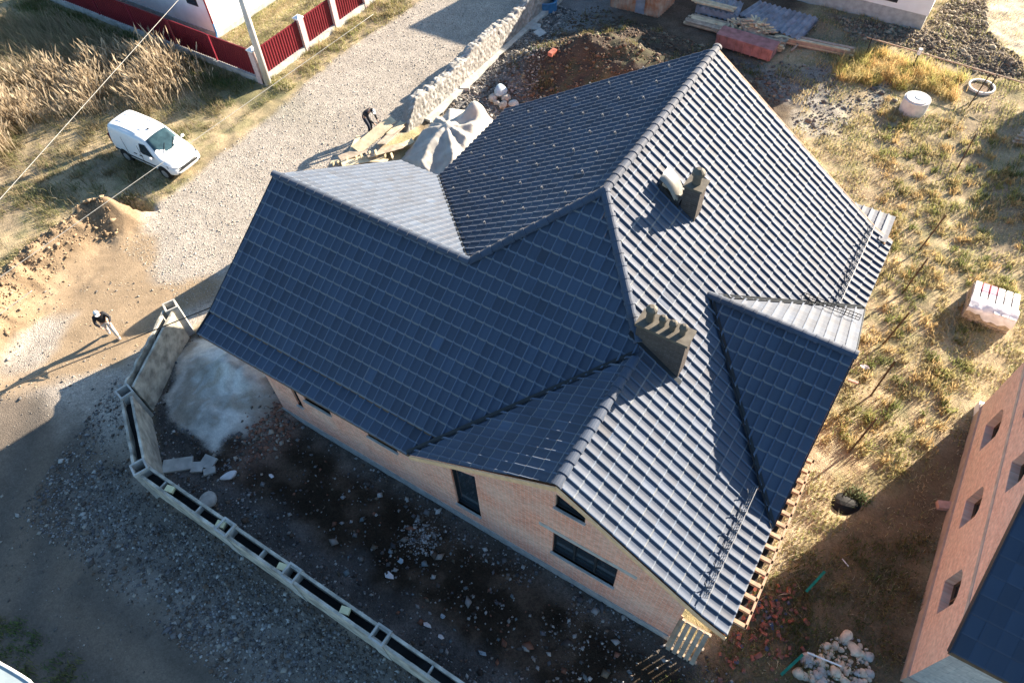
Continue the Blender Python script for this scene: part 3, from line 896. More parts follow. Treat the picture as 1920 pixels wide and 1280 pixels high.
def build_house():
    H = thing('brick_house', 'large brick house with a dark blue tiled hipped roof in the middle', 'house', (6.2, 0.49, 0))
    # ---- roof slopes
    Lp, Pp, Qp, Tp = (XL, YR), (XP, YR), (XQ, YQ), (XQ, YT)
    Wp, Gp, Cp = (XG, YS), (XG, YV), (XC, 0.0)
    fr = [[(XL, 0), (XP, 0), (XP, YR), (XL, YR)], [(XP, 0), (XC, 0), (XG, YS), (XQ, YQ), (XP, YR)]]
    ex, ey = (1, 0), (0, 1)
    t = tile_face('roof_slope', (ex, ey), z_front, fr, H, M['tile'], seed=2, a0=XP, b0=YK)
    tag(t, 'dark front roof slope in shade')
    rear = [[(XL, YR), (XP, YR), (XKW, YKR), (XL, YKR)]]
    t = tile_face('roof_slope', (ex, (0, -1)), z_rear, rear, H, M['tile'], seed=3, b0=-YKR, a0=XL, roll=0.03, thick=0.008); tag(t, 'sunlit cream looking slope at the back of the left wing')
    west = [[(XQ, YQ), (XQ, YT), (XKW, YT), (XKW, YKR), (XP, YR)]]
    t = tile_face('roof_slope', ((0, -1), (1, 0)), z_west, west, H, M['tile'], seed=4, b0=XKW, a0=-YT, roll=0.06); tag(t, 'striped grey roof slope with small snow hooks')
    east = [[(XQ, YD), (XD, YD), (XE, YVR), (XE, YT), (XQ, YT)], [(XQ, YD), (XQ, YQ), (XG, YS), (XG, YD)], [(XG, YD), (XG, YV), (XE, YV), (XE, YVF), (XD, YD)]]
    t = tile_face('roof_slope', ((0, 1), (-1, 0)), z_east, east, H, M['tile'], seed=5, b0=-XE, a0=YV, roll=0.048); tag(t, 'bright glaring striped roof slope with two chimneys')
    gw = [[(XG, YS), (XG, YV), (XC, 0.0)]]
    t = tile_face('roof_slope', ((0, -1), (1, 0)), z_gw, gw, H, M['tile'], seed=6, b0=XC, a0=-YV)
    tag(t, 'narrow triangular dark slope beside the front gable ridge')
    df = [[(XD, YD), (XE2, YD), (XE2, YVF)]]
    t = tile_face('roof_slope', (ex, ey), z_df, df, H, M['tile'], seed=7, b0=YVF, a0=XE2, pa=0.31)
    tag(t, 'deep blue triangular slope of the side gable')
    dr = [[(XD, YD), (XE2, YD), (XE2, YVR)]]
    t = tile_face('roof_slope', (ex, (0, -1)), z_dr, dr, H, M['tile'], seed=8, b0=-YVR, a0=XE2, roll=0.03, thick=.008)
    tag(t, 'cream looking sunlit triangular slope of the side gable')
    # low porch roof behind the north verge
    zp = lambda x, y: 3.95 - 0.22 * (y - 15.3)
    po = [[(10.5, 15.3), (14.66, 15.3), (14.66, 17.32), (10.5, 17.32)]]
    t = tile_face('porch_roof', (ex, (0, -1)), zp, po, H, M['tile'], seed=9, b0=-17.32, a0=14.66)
    for pl, zf_ in ((fr[0], z_front),): pass
    kz = lambda x, y: z_front(x, y)
    deck([[(XL + .03, YK), (XP, YK), (XP, YR), (XL + .03, YR)], [(XL + .03, 0.03), (XC, 0.03), (XC + .6, YK), (XL + .03, YK)], [(XP, YK), (XC + .7, YK), (XG, YS), (XQ, YQ), (XP, YR)]], z_front, H)
    deck([[(XL + .03, YR), (XP, YR), (XKW, YKR - .03), (XL + .03, YKR - .03)]], z_rear, H)
    deck([[(XQ, YQ), (XQ, YT - .03), (XKW + .03, YT - .03), (XKW + .03, YKR), (XP, YR)]], z_west, H)
    deck([[(XQ, YD), (XD, YD), (XKE, YVR - .7), (XKE, YT - .03), (XQ, YT - .03)], [(XQ, YD), (XQ, YQ), (XG, YS), (XG, YD)], [(XG, YD), (XG, YV + .03), (XKE, YV + .03), (XKE, YVF + .74), (XD, YD)],
          [(XKE, YV + .03), (XE - .03, YV + .03), (XE - .03, YVF), (XKE, YVF + .74)], [(XKE, YVR - .7), (XE - .03, YVR), (XE - .03, YT - .03), (XKE, YT - .03)]], z_east, H)
    deck([[(XG, YS), (XG, YV + .03), (XC + .2, 0.1)]], z_gw, H)
    deck(df, z_df, H); deck(dr, z_dr, H); deck(po, zp, H)
    # ---- ridges
    r3 = lambda x, y, z: (x, y, z + 0.03)
    ridge(r3(XL - .02, YR, ZR), r3(XP, YR, ZR), H)
    ridge(r3(XP, YR, ZR), r3(XQ, YQ, ZQ), H)
    ridge(r3(XQ, YQ, ZQ), r3(XQ, YT + .02, ZQ), H)
    ridge(r3(XG - .15, YS + .17, ZG + .1), r3(XQ, YQ, ZQ), H)
    ridge(r3(XG, YS - .3, ZG), r3(XG, YV - .04, ZG), H)
    ridge(r3(XD - .05, YD, ZD), r3(XE2 + .03, YD, ZD), H)
    # ---- valley flashings
    def valley(a, b):
        a = Vector(a); b = Vector(b); d = (b - a).normalized(); s = Vector((0, 0, 1)).cross(d).normalized() * 0.07
        MB().add([a - s + Vector((0, 0, .075)), a + Vector((0, 0, .012)), a + s + Vector((0, 0, .075)), b - s + Vector((0, 0, .075)), b + Vector((0, 0, .012)), b + s + Vector((0, 0, .075))], [(0, 1, 4, 3), (1, 2, 5, 4)]).build('valley_flashing', M['dark'], H)
    valley((XP, YR + .05, ZR - .03), (XKW, YKR, float(z_west(XKW, YKR))))
    valley((XG - .1, YS - .1, ZG - .06), (XC, 0.02, ZE))
    valley((XD, YD, ZD), (XE, YVF, ZEE)); valley((XD, YD, ZD), (XE, YVR, ZEE))
    # ---- barge boards
    def barge(pts, out, w=0.03, h=0.2, up=0.015, m_='wood'):
        mb = MB()
        for a, b in zip(pts[:-1], pts[1:]):
            a = Vector(a) + Vector(out); b = Vector(b) + Vector(out)
            o = Vector(out).normalized() * w
            z0 = Vector((0, 0, up)); z1 = Vector((0, 0, up - h))
            mb.add([a + z1, b + z1, b + z0, a + z0, a + z1 + o, b + z1 + o, b + z0 + o, a + z0 + o], [(3, 2, 1, 0), (4, 5, 6, 7), (0, 1, 5, 4), (1, 2, 6, 5), (2, 3, 7, 6), (3, 0, 4, 7)])
        return mb.build('barge_board', M[m_], H)
    zk = float(z_front(0, YK))
    barge([(XL, 0, ZE), (XL, YK, zk), (XL, YR, ZR), (XL, YKR, float(z_rear(0, YKR)))], (-.01, 0, 0), m_='tile_fascia')
    zke = float(z_east(XKE, 0))
    barge([(XC + .1, YV - .18, ZE + .02), (XG, YV - .02, ZG)], (0, -.03, 0), h=0.2, up=-.02, m_='wood_orange')
    barge([(XG, YV, ZG), (XKE, YV, zke), (XE, YV, ZEE)], (0, -.03, 0), h=0.2, up=-.01, m_='wood_orange')
    barge([(XE2, YD, ZD), (XE2, YVF, ZEE)], (.012, 0, 0), m_='tile_fascia')
    barge([(XE2, YD, ZD), (XE2, YVR, ZEE)], (.012, 0, 0), h=.12, m_='tile_fascia')
    barge([(XQ, YT, ZQ), (XKE, YT, zke), (XE, YT, ZEE)], (0, .012, 0))
    barge([(XKW, YT, float(z_west(XKW, 0))), (XQ, YT, ZQ)], (0, .012, 0))
    # fascia along eaves
    f = MB(); f.box(((XL + XC) / 2, 0.05, ZE - .12), (XC - XL, .03, .16)); f.build('fascia', M['wood'], H)
    f = MB(); f.box((XE - .05, (YVR + YT) / 2, ZEE - .12), (.03, YT - YVR, .16)); f.build('fascia', M['wood'], H)
    # ---- east eave frame of bare rafters
    ef = MB()
    ya, yb = 0.72, 6.0
    ef.box((15.20, (ya + yb) / 2, 3.565), (0.06, yb - ya + .1, 0.05))
    nr = 14
    for i in range(nr + 1):
        y = ya + (yb - ya) * i / nr
        ef.box((14.86, y, 3.53), (0.72, 0.10, 0.12))
    ef.build('eave_frame', M['wood'], H)
    so = MB(); so.box((14.3, (ya + yb) / 2, 3.30), (1.5, yb - ya, 0.03)); so.build('gap_backing', M['black'], H)  # black sheet put under the open rafters to darken their gaps
    # ---- walls
    W = MB()
    y0 = 0.492; x0, x1 = -1.35, 13.75
    rt = lambda x, y: roof_z(min(max(x, XL + .01), XE - .01), y) - 0.14
    win = {
        'tall': [(6.36, 1.15), (7.25, 1.15), (7.25, 3.95), (6.36, 3.6)],
        'trap': [(9.83, 4.98), (10.69, 4.98), (10.69, 5.32), (9.83, 5.75)],
        'triple': [(9.8, 1.73), (11.8, 1.73), (11.8, 3.17), (9.8, 3.17)],
        'w4': [(3.06, 2.44), (4.24, 2.44), (4.24, 3.6), (3.06, 3.6)],
        'w5': [(-0.2, 1.6), (0.04, 1.6), (0.04, 3.2), (-0.2, 3.2)],
        'w6': [(0.36, 2.36), (1.5, 2.36), (1.5, 3.4), (0.36, 3.4)],
    }
    holes = [[(u - x0, z) for u, z in p] for p in win.values()]
    wall_panel(W, (x0, y0), (x1, y0), 0.42, rt, 0.28, holes, n=140)
    wall_panel(W, (x1, y0 + .002), (x1, 15.3), 0.42, rt, 0.28, n=80)
    wall_panel(W, (x1, 15.3), (-0.9, 15.3), 0.42, rt, 0.28, n=60)
    wall_panel(W, (-0.9, 15.3), (-0.9, 10.35), 0.42, rt, 0.28, n=8)
    wall_panel(W, (-0.9, 10.35), (x0, 10.35), 0.42, rt, 0.28, n=4)
    wall_panel(W, (x0, 10.35), (x0, y0 + .002), 0.42, rt, 0.28, n=60)
    W.build('wall', M['brick'], H)
    pl = MB()
    pts = [(x0 - .03, y0 - .03), (x1 + .03, y0 - .03), (x1 + .03, 15.33), (-.93, 15.33), (-.93, 10.38), (x0 - .03, 10.38)]
    pl.prism(pts, -0.3, 0.42)
    pl.build('plinth', M['plinth'], H)
    splits = {'triple': (1 / 3, 2 / 3), 'w6': (0.5,), 'w4': (0.5,)}
    for k, p in win.items():
        window_unit(H, (0, y0), (1, 0), (0, -1), p, splits.get(k, ()), inset=0.12)
    l = MB(); l.box((10.85, y0 - 0.003, 3.31), (3.0, 0.012, 0.2)); l.build('lintel', M['concrete'], H)
    l = MB(); l.box((12.1, y0 - 0.0035, 0.95), (1.4, 0.012, 0.22)); 
    fl = MB(); fl.box((6.2, 7.9, 3.1), (14.5, 14.0, .15)); fl.build('attic_floor', M['concrete'], H)
    # ---- big brick chimney
    cx0, cx1, cy0, cy1 = 9.70, 11.06, 4.87, 5.36
    zc0, zc1 = 5.9, 7.72
    c = MB(); c.uv = []
    def cbox(mb, x0_, x1_, y0_, y1_, za, zb):
        for (a, b) in (((x0_, y0_), (x1_, y0_)), ((x1_, y0_), (x1_, y1_)), ((x1_, y1_), (x0_, y1_)), ((x0_, y1_), (x0_, y0_))):
            Lw = math.hypot(b[0] - a[0], b[1] - a[1])
            mb.add([(a[0], a[1], za), (b[0], b[1], za), (b[0], b[1], zb), (a[0], a[1], zb)], [(0, 1, 2, 3)])
            mb.uv += [(0, za), (Lw, za), (Lw, zb), (0, zb)]
        mb.add([(x0_, y0_, zb), (x1_, y0_, zb), (x1_, y1_, zb), (x0_, y1_, zb)], [(0, 1, 2, 3)])
        mb.uv += [(0, 0), (1, 0), (1, .4), (0, .4)]
    cbox(c, cx0, cx1, cy0, cy1, zc0, zc1 - .1)
    ch = c.build('chimney', M['chim_brick'], H)
    tag(ch, 'wide dark brick chimney with four cowled pots in a row')
    s = MB(); s.box(((cx0 + cx1) / 2, (cy0 + cy1) / 2, zc1 - .06), (cx1 - cx0 + .1, cy1 - cy0 + .1, .09)); s.build('chimney_cap', M['chim_cap'], ch)
    s = MB(); s.box(((cx0 + cx1) / 2, (cy0 + cy1) / 2 - .1, 6.35), (cx1 - cx0 + .1, .03, .05))
    for i, (px_, rr, hh) in enumerate(((9.93, .115, .42), (10.27, .085, .26), (10.55, .085, .24), (10.83, .085, .26))):
        q = MB()
        q.tube([(px_, 5.13, zc1 - .02), (px_, 5.13, zc1 + hh)], rr, 12)
        q.tube([(px_, 5.13, zc1 + hh - .07), (px_, 5.13, zc1 + hh - .06), (px_, 5.13, zc1 + hh + .02), (px_, 5.13, zc1 + hh + .1)], [rr, rr * 1.35, rr * 1.3, rr * .5], 12)
        q.build('chimney_pot', M['chim_cap'], ch, smooth=False)
    fl_ = MB()
    zsl = lambda x: float(z_east(x, 0))
    fl_.add([(cx0 - .15, cy0 - .12, zsl(cx0 - .15) + .07), (cx1 + .15, cy0 - .12, zsl(cx1 + .15) + .07), (cx1 + .15, cy0 + .02, zsl(cx1 + .15) + .09), (cx0 - .15, cy0 + .02, zsl(cx0 - .15) + .09)], [(0, 1, 2, 3)])
    fl_.build('flashing', M['dark'], ch)
    # ---- small chimney
    ax0, ax1, ay0, ay1 = 8.89, 9.38, 9.42, 9.92
    c = MB(); c.uv = []
    cbox(c, ax0, ax1, ay0, ay1, 7.0, 8.42)
    ch2 = c.build('chimney', M['chim_brick'], H); tag(ch2, 'single square dark chimney near the main ridge')
    s = MB(); s.box(((ax0 + ax1) / 2, (ay0 + ay1) / 2, 8.46), (.58, .58, .07)); s.build('chimney_cap', M['chim_cap'], ch2)
    q = MB(); mx_, my_ = (ax0 + ax1) / 2, (ay0 + ay1) / 2
    q.tube([(mx_, my_, 8.49), (mx_, my_, 8.85)], .13, 14); q.tube([(mx_, my_, 8.80), (mx_, my_, 8.81), (mx_, my_, 8.92), (mx_, my_, 9.02)], [.13, .19, .18, .07], 14)
    q.build('chimney_pot', M['chim_cap'], ch2)
    # ---- roof hatch, lid standing open
    hx0, hx1, hy0, hy1 = 8.18, 8.82, 9.30, 9.88
    h = MB()
    for (a, b, w) in (((hx0, hy0), (hx1, hy0), .06), ((hx1, hy0), (hx1, hy1), .06), ((hx1, hy1), (hx0, hy1), .06), ((hx0, hy1), (hx0, hy0), .06)):
        h.bar((a[0], a[1], zsl(a[0]) + .1), (b[0], b[1], zsl(b[0]) + .1), .06, .16)
    hh_ = h.build('roof_hatch', M['dark'], H)
    p = MB(); p.add([(hx0, hy0, zsl(hx0) + .06), (hx1, hy0, zsl(hx1) + .06), (hx1, hy1, zsl(hx1) + .06), (hx0, hy1, zsl(hx0) + .06)], [(0, 1, 2, 3)]); p.build('pane', M['glass'], hh_)
    lid = MB(); n = 8; vs = []; 
    for k in range(n + 1):
        t_ = k / n; xx = hx0 - .02 + .62 * t_; zz = zsl(xx) + 0.14 + .12 * math.sin(t_ * math.pi) + 0.25 * (1 - t_)
        vs += [(xx, hy0 - .03, zz), (xx, hy1 + .02, zz), (xx, hy0 - .03, zz - .03), (xx, hy1 + .02, zz - .03)]
    fs = []
    for k in range(n):
        a = 4 * k; b = 4 * k + 4
        fs += [(a, b, b + 1, a + 1), (a + 2, a + 3, b + 3, b + 2), (a, a + 2, b + 2, b), (a + 1, b + 1, b + 3, a + 3)]
    lid.add(vs, fs); lid.build('lid', M['hatch'], hh_, smooth=True)
    # ---- snow guards
    def guard(a, b, n_, m_='metal', hgt=0.24, nrm=(0.57, 0, 0.82)):
        a = Vector(a); b = Vector(b); nv = Vector(nrm); g_ = MB()
        for t_ in (0.25, 0.6, 1.0): g_.tube([a + nv * (hgt * t_), b + nv * (hgt * t_)], 0.012, 5)
        k = int((b - a).length / 0.11)
        for i in range(k + 1):
            p_ = a + (b - a) * (i / k); g_.tube([p_ + nv * hgt * .2, p_ + nv * hgt], 0.008, 4)
        for i in range(n_):
            p_ = a + (b - a) * ((i + .5) / n_)
            g_.bar(p_ + nv * .02, p_ + nv * hgt, .03, .03)
            g_.bar(p_ + nv * .03, p_ + nv * hgt * .9 - Vector((nrm[0] and .25 * nrm[2], .25 * nrm[2] if not nrm[0] else 0, -.25 * (nrm[0] or abs(nrm[1])) )) * (1 if nrm[0] else -1), .02, .02)
        return g_.build('snow_guard', M['guard'] if m_ == 'metal' else M[m_], H)
    xg = 13.95
    guard((xg, YVR - .75, zsl(xg) + .04), (xg, YT - .25, zsl(xg) + .04), 6)
    guard((xg, YV + .35, zsl(xg) + .04), (xg, YVF + .55, zsl(xg) + .04), 6)
    yg = 10.55; zg = float(z_dr(0, yg)) + .04
    guard((12.95, yg, zg), (14.75, yg, zg), 2, 'black', .24, (0, .52, .85))
    # snow hooks on the west slope
    hk = MB()
    proto = MB().box((0, 0, .05), (.06, .02, .1)).box((-.04, 0, .085), (.02, .1, .05))
    me = None
    rg = random.Random(5)
    spots = []
    for j in range(7):
        for i in range(9):
            xx = -0.6 + j * 1.08 + rg.uniform(-.05, .05); yy = 15.2 - i * 1.05 + (j % 2) * .5
            if yy < 5.3 + 0 or xx > XQ - .6: continue
            if yy < YR + (XP - xx) * 1.02 + .3 and xx < XP: continue
            if xx > XP and yy < YR + (xx - XP) + .5: continue
            spots.append((xx, yy))
    for (xx, yy) in spots:
        zz = float(z_west(xx, yy)) + .04
        if me is None:
            o = MB().box((0, 0, .05), (.05, .02, .1)).box((-.03, 0, .085), (.02, .09, .04)).build('snow_hook', M['guard'], H, local=True)
            me = o
        else:
            o = me.copy(); COL.objects.link(o); o.parent = H
        o.location = Vector((xx, yy, zz)) - H.location
    return H

M['chim_cap'] = mat('chimney_clay', (0.11, 0.095, 0.075), var=0.25, rough=0.6)
M['hatch'] = mat('hatch_sheet', (0.24, 0.23, 0.215), rough=0.35, var=0.1, metal=0.3)
build_house()

# ------------------------------------------------------------------ neighbour house on the right
def build_neighbour():
    x0 = 19.85; y0, y1 = 2.95, 13.2; x1 = 29.0; ridge_y = (y0 + y1) / 2
    N = thing('brick_house', 'neighbouring red brick house with a dark tiled roof, cut by the right edge', 'house', (x0, y0, 0))
    ze, zr = 4.35, 8.1
    pit = (zr - ze) / (ridge_y - (y0 - .6))
    zf = lambda x, y: ze + pit * (y - (y0 - .6))
    zb = lambda x, y: zr - pit * (y - ridge_y)
    top = lambda x, y: float(min(zf(x, y), zb(x, y))) - .14
    fr = [[(x0 - .5, y0 - .6), (x1 + .4, y0 - .6), (x1 + .4, ridge_y), (x0 - .5, ridge_y)]]
    bk = [[(x0 - .5, ridge_y), (x1 + .4, ridge_y), (x1 + .4, y1 + .6), (x0 - .5, y1 + .6)]]
    bk = [[(x0 + .02, ridge_y), (x1 + .4, ridge_y), (x1 + .4, y1 + .1), (x0 + .02, y1 + .1)]]
    t = tile_face('roof_slope', ((1, 0), (0, 1)), zf, fr, N, M['tile_matt'], seed=21, b0=y0 - .6, a0=x0 - .5, pa=.36, pb=.42, roll=.008, thick=.004, glintf=.1)
    t = tile_face('roof_slope', ((1, 0), (0, -1)), zb, bk, N, M['tile_matt'], seed=22, b0=-(y1 + .1), a0=x0, pa=.36, pb=.42, roll=.008, thick=.004, glintf=.1)
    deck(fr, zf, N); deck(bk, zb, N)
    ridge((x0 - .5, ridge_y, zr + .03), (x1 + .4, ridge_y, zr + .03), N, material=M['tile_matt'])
    f = MB(); f.bar((x0 - .52, y0 - .6, ze - .06), (x0 - .52, ridge_y, zr - .06), .03, .2); f.build('barge_board', M['tile_fascia'], N)
    W = MB()
    # windows in the gable wall, tall holes
    hole = []
    L = y1 - y0
    def wpos(px, py): # pixel to (y, z) on plane x=x0
        v = CM.T @ np.array([(px - 960) / FPX, -(py - 640) / FPX, 1.0]); t = (x0 - CAM[0]) / v[0]; p = CAM + t * v
        return p[1], p[2]
    wins = [(10.6, 11.75, 1.25, 2.45), (7.55, 8.65, 1.25, 2.45), (4.65, 5.75, 1.25, 2.45), (10.2, 11.2, 3.9, 4.9), (7.5, 8.6, 3.9, 4.9)]
    for a, b, c, d_ in wins:
        ua, ub = y1 - b, y1 - a
        um = (ua + ub) / 2
        hole.append([(ua, c), (ub, c), (ub, d_ - .2), (ub - .18, d_ - .05), (um, d_), (ua + .18, d_ - .05), (ua, d_ - .2)])
    wall_panel(W, (x0, y1), (x0, y0), 0.45, top, 0.38, hole, n=60)
    wall_panel(W, (x1, y1), (x0 + .002, y1), 0.45, top, .3, n=4)
    W.build('wall', M['brick2'], N)
    W2 = MB(); wall_panel(W2, (x0 + .002, y0), (x1, y0), 0.45, top, 0.3, n=4); tag(W2.build('wall', M['pale_brick'], N), 'pale block front wall')
    p = MB(); p.prism([(x0 - .06, y0 - .06), (x1, y0 - .06), (x1, y1 + .06), (x0 - .06, y1 + .06)], -.3, .45); p.build('plinth', M['plinth_warm'], N)
    for h in hole:
        fr_ = MB(); n = len(h)
        vs = [(x0 + .30, y1 - u, z) for u, z in h]
        fr_.add(vs, [tuple(range(n))])
        us = [u for u, z in h]; zs = [z for u, z in h]
        w = fr_.build('window', M['glass'], N)
        fm = MB()
        for i in range(n):
            a = h[i]; b = h[(i + 1) % n]
            fm.bar((x0 + .27, y1 - a[0], a[1]), (x0 + .27, y1 - b[0], b[1]), .06, .06)
        fm.bar((x0 + .268, y1 - (min(us) + max(us)) / 2, min(zs)), (x0 + .268, y1 - (min(us) + max(us)) / 2, max(zs)), .05, .05)
        fm.build('frame', M['deck'], w)
    b = MB(); b.box((x0 - .006, (y0 + y1) / 2, 3.25), (.02, L - .02, .16)); b.build('ring_beam', M['concrete'], N)
    # attic floor blocks light inside
    q = MB(); q.box(((x0 + x1) / 2, (y0 + y1) / 2, 3.2), (x1 - x0 - .9, L - .9, .12)); q.build('floor_slab', M['concrete'], N)
M['plinth_warm'] = mat('plinth_warm', (0.42, 0.33, 0.26), var=0.15, scale=3, bump=.2)
build_neighbour()

# ------------------------------------------------------------------ white houses at the top edge
def build_white_house():
    cx, cy = -22.22, 17.45
    Hh = thing('white_house', 'white rendered house in the upper left corner behind the red fence', 'house', (cx, cy, 0))
    w = MB(); w.uv = None
    zt = 3.2
    w.prism([(cx - 9, cy), (cx, cy), (cx, cy + 9), (cx - 9, cy + 9)], -.2, zt)
    w.build('wall', M['white'], Hh)
    p = MB(); p.prism([(cx - 9.02, cy - .05), (cx + .05, cy - .05), (cx + .05, cy + 9.05), (cx - 9.02, cy + 9.05)], -.3, .28); p.build('plinth', M['plinth'], Hh)
    r = MB(); ov = .5
    a, b, c, d_ = (cx - 9 - ov, cy - ov), (cx + ov, cy - ov), (cx + ov, cy + 9 + ov), (cx - 9 - ov, cy + 9 + ov)
    m_ = (cx - 4.5, cy + 4.5)
    r.add([(a[0], a[1], zt), (b[0], b[1], zt), (c[0], c[1], zt), (d_[0], d_[1], zt), (m_[0], m_[1], zt + 2.4)], [(0, 1, 4), (1, 2, 4), (2, 3, 4), (3, 0, 4), (3, 2, 1, 0)])
    r.build('roof', M['red'], Hh)
    dp = MB(); dp.tube([(cx + .07, cy - .07, 3.1), (cx + .07, cy - .07, .9)], .05, 8); dp.build('downpipe', M['maroon'], Hh)
    dp = MB(); dp.tube([(cx + .07, cy - .07, .9), (cx + .07, cy - .07, .35), (cx + .16, cy - .25, .1)], .055, 8); tag(dp.build('downpipe', M['blue_pipe'], Hh), 'blue lower end of the rain pipe')
    v = MB(); v.box((cx - 1.2, cy - .01, 2.1), (.9, .04, .9)); f = v.build('window', M['dark'], Hh)
    v = MB(); v.box((cx - 1.2, cy - .034, 2.1), (.76, .01, .76)); v.build('pane', M['glass'], f)
build_white_house()

def build_white_house2():
    cx, cy = 12.35, 37.2
    Hh = thing('white_house', 'white house with a grey base cut by the top edge at the right', 'house', (cx, cy, 0))
    w = MB(); w.prism([(cx - 7.5, cy), (cx, cy), (cx, cy + 8), (cx - 7.5, cy + 8)], .9, 5.2); w.build('wall', M['white'], Hh)
    p = MB(); p.prism([(cx - 7.45, cy + .05), (cx - .05, cy + .05), (cx - .05, cy + 7.9), (cx - 7.45, cy + 7.9)], -.3, .9); p.build('plinth', M['plinth'], Hh)
    r = MB(); ov = .5
    r.add([(cx - 8, cy - ov, 5.2), (cx + ov, cy - ov, 5.2), (cx + ov, cy + 8.5, 5.2), (cx - 8, cy + 8.5, 5.2), (cx - 3.75, cy + 1.5, 7.6), (cx - 3.75, cy + 6.5, 7.6)], [(0, 1, 4), (1, 2, 5, 4), (2, 3, 5), (3, 0, 4, 5), (3, 2, 1, 0)])
    r.build('roof', M['tile_fascia'], Hh)
    f = MB(); f.box((cx - 2.6, cy - .01, 1.75), (1.7, .05, 1.1)); f = f.build('window', M['dark'], Hh)
    g_ = MB(); g_.box((cx - 2.6, cy - .04, 1.75), (1.5, .012, .92)); g_.build('pane', M['glass'], f)
build_white_house2()

# buildings and trees just outside the frame that throw the shade at the top and right
def off_block(name, label, x0, x1, y0, y1, h, m_='white'):
    o = thing(name, label, 'house', (x0, y0, 0))
    w = MB(); w.prism([(x0, y0), (x1, y0), (x1, y1), (x0, y1)], -.2, h); w.build('wall', M[m_], o)
    r = MB(); my = (y0 + y1) / 2
    r.add([(x0 - .3, y0 - .3, h), (x1 + .3, y0 - .3, h), (x1 + .3, y1 + .3, h), (x0 - .3, y1 + .3, h), (x0 - .3, my, h + 1.5), (x1 + .3, my, h + 1.5)], [(0, 1, 5, 4), (2, 3, 4, 5), (1, 2, 5), (3, 0, 4), (3, 2, 1, 0)])
    r.build('roof', M['tile_fascia'], o)
off_block('rendered_house', 'rendered house beyond the top edge shading the spoil heap', -6.2, 0.3, 36.0, 42, 4.6)
off_block('garden_house', 'low building beyond the top edge behind the rusty shed', 2.0, 4.4, 38.5, 44, 4.4)

# ------------------------------------------------------------------ red fence
def build_fence():
    F = thing('metal_fence', 'dark red corrugated metal fence with pale posts round the white house', 'fence', (-16.8, 15.45, 0))
    segs = []
    xs = [-16.78, -20.1, -23.4, -26.7, -30.0, -33.4, -36.8]
    for a, b in zip(xs[:-1], xs[1:]): segs.append(((a, 15.45), (b, 15.45)))
    ys = [15.45, 19.0, 21.6, 24.3, 27.0]
    segs2 = [((-16.78, a), (-16.78, b)) for a, b in zip(ys[:-1], ys[1:])]
    def panel(a, b, lab=None):
        mb = MB(); a = Vector((*a, 0)); b = Vector((*b, 0)); d = b - a; L = d.length; u = d / L; n = Vector((-u.y, u.x, 0))
        k = int(L / .05); vs = []; 
        for i in range(k + 1):
            t_ = .12 + (L - .24) * i / k
            o = .018 if (i // 2) % 2 else -.018
            p = a + u * t_ + n * o
            vs += [(p.x, p.y, .32), (p.x, p.y, 1.78)]
        fs = [(2 * i, 2 * i + 2, 2 * i + 3, 2 * i + 1) for i in range(k)]
        mb.add(vs, fs); pn = mb.build('panel', M['red'], F)
        r = MB(); r.box(((a + b) / 2 + Vector((0, 0, 1.80))), (abs(d.x) - .2 if abs(d.x) > .1 else .06, abs(d.y) - .2 if abs(d.y) > .1 else .06, .04)); r.build('rail', M['red'], pn)
    for a, b in segs: panel(a, b)
    for a, b in segs2: panel(a, b)
    pl = MB(); pl.box(((-16.6 - 36.8) / 2, 15.45, .1), (20.2, .3, .42)); pl.box((-16.78, 21.3, .1), (.3, 11.4, .418)); pl.build('plinth', M['concrete'], F)
    for i, (x_, y_) in enumerate([(-16.78, y) for y in ys] + [(x, 15.45) for x in xs[1:]]):
        dark = y_ == 15.45 and x_ < -17
        p = MB()
        if dark: p.box((x_, y_, 1.0), (.1, .1, 1.6))
        else: p.box((x_, y_, .95), (.36, .36, 1.9))
        po = p.build('post', M['maroon'] if dark else M['post'], F)
        if not dark:
            c = MB(); c.box((x_, y_, 1.92), (.44, .44, .06)); c.add([(x_ - .2, y_ - .2, 1.951), (x_ + .2, y_ - .2, 1.951), (x_ + .2, y_ + .2, 1.951), (x_ - .2, y_ + .2, 1.951), (x_, y_, 2.06)], [(0, 1, 4), (1, 2, 4), (2, 3, 4), (3, 0, 4)])
            c.build('post_cap', M['white'], po)
M['post'] = mat('pink_post', (0.55, 0.42, 0.40), var=.15, scale=6, bump=.2)
build_fence()

# ------------------------------------------------------------------ utility pole and cables
pb = at(503, 158); pt_ = at(452, -2, 4.7)
pole = thing('utility_pole', 'pale concrete electricity pole at the corner of the red fence', 'utility pole', (pb[0], pb[1], 0))
d = (Vector(pt_) - Vector(pb)); tp = Vector(pb) + d * (8.6 / d.z)
q = MB(); q.tube([Vector(pb) - Vector((0, 0, .3)), tp], [.19, .12], 10); q.build('shaft', M['pole'], pole, smooth=True)
q = MB(); q.bar(tp + Vector((-.9, 0, -.3)), tp + Vector((.9, 0, -.3)), .1, .08)
q.build('crossarm', M['metal'], pole)
for k in (-.8, 0, .8):
    q = MB(); q.tube([tp + Vector((k, 0, -.25)), tp + Vector((k, 0, -.02))], [.05, .035], 8); q.build('insulator', M['white'], pole)

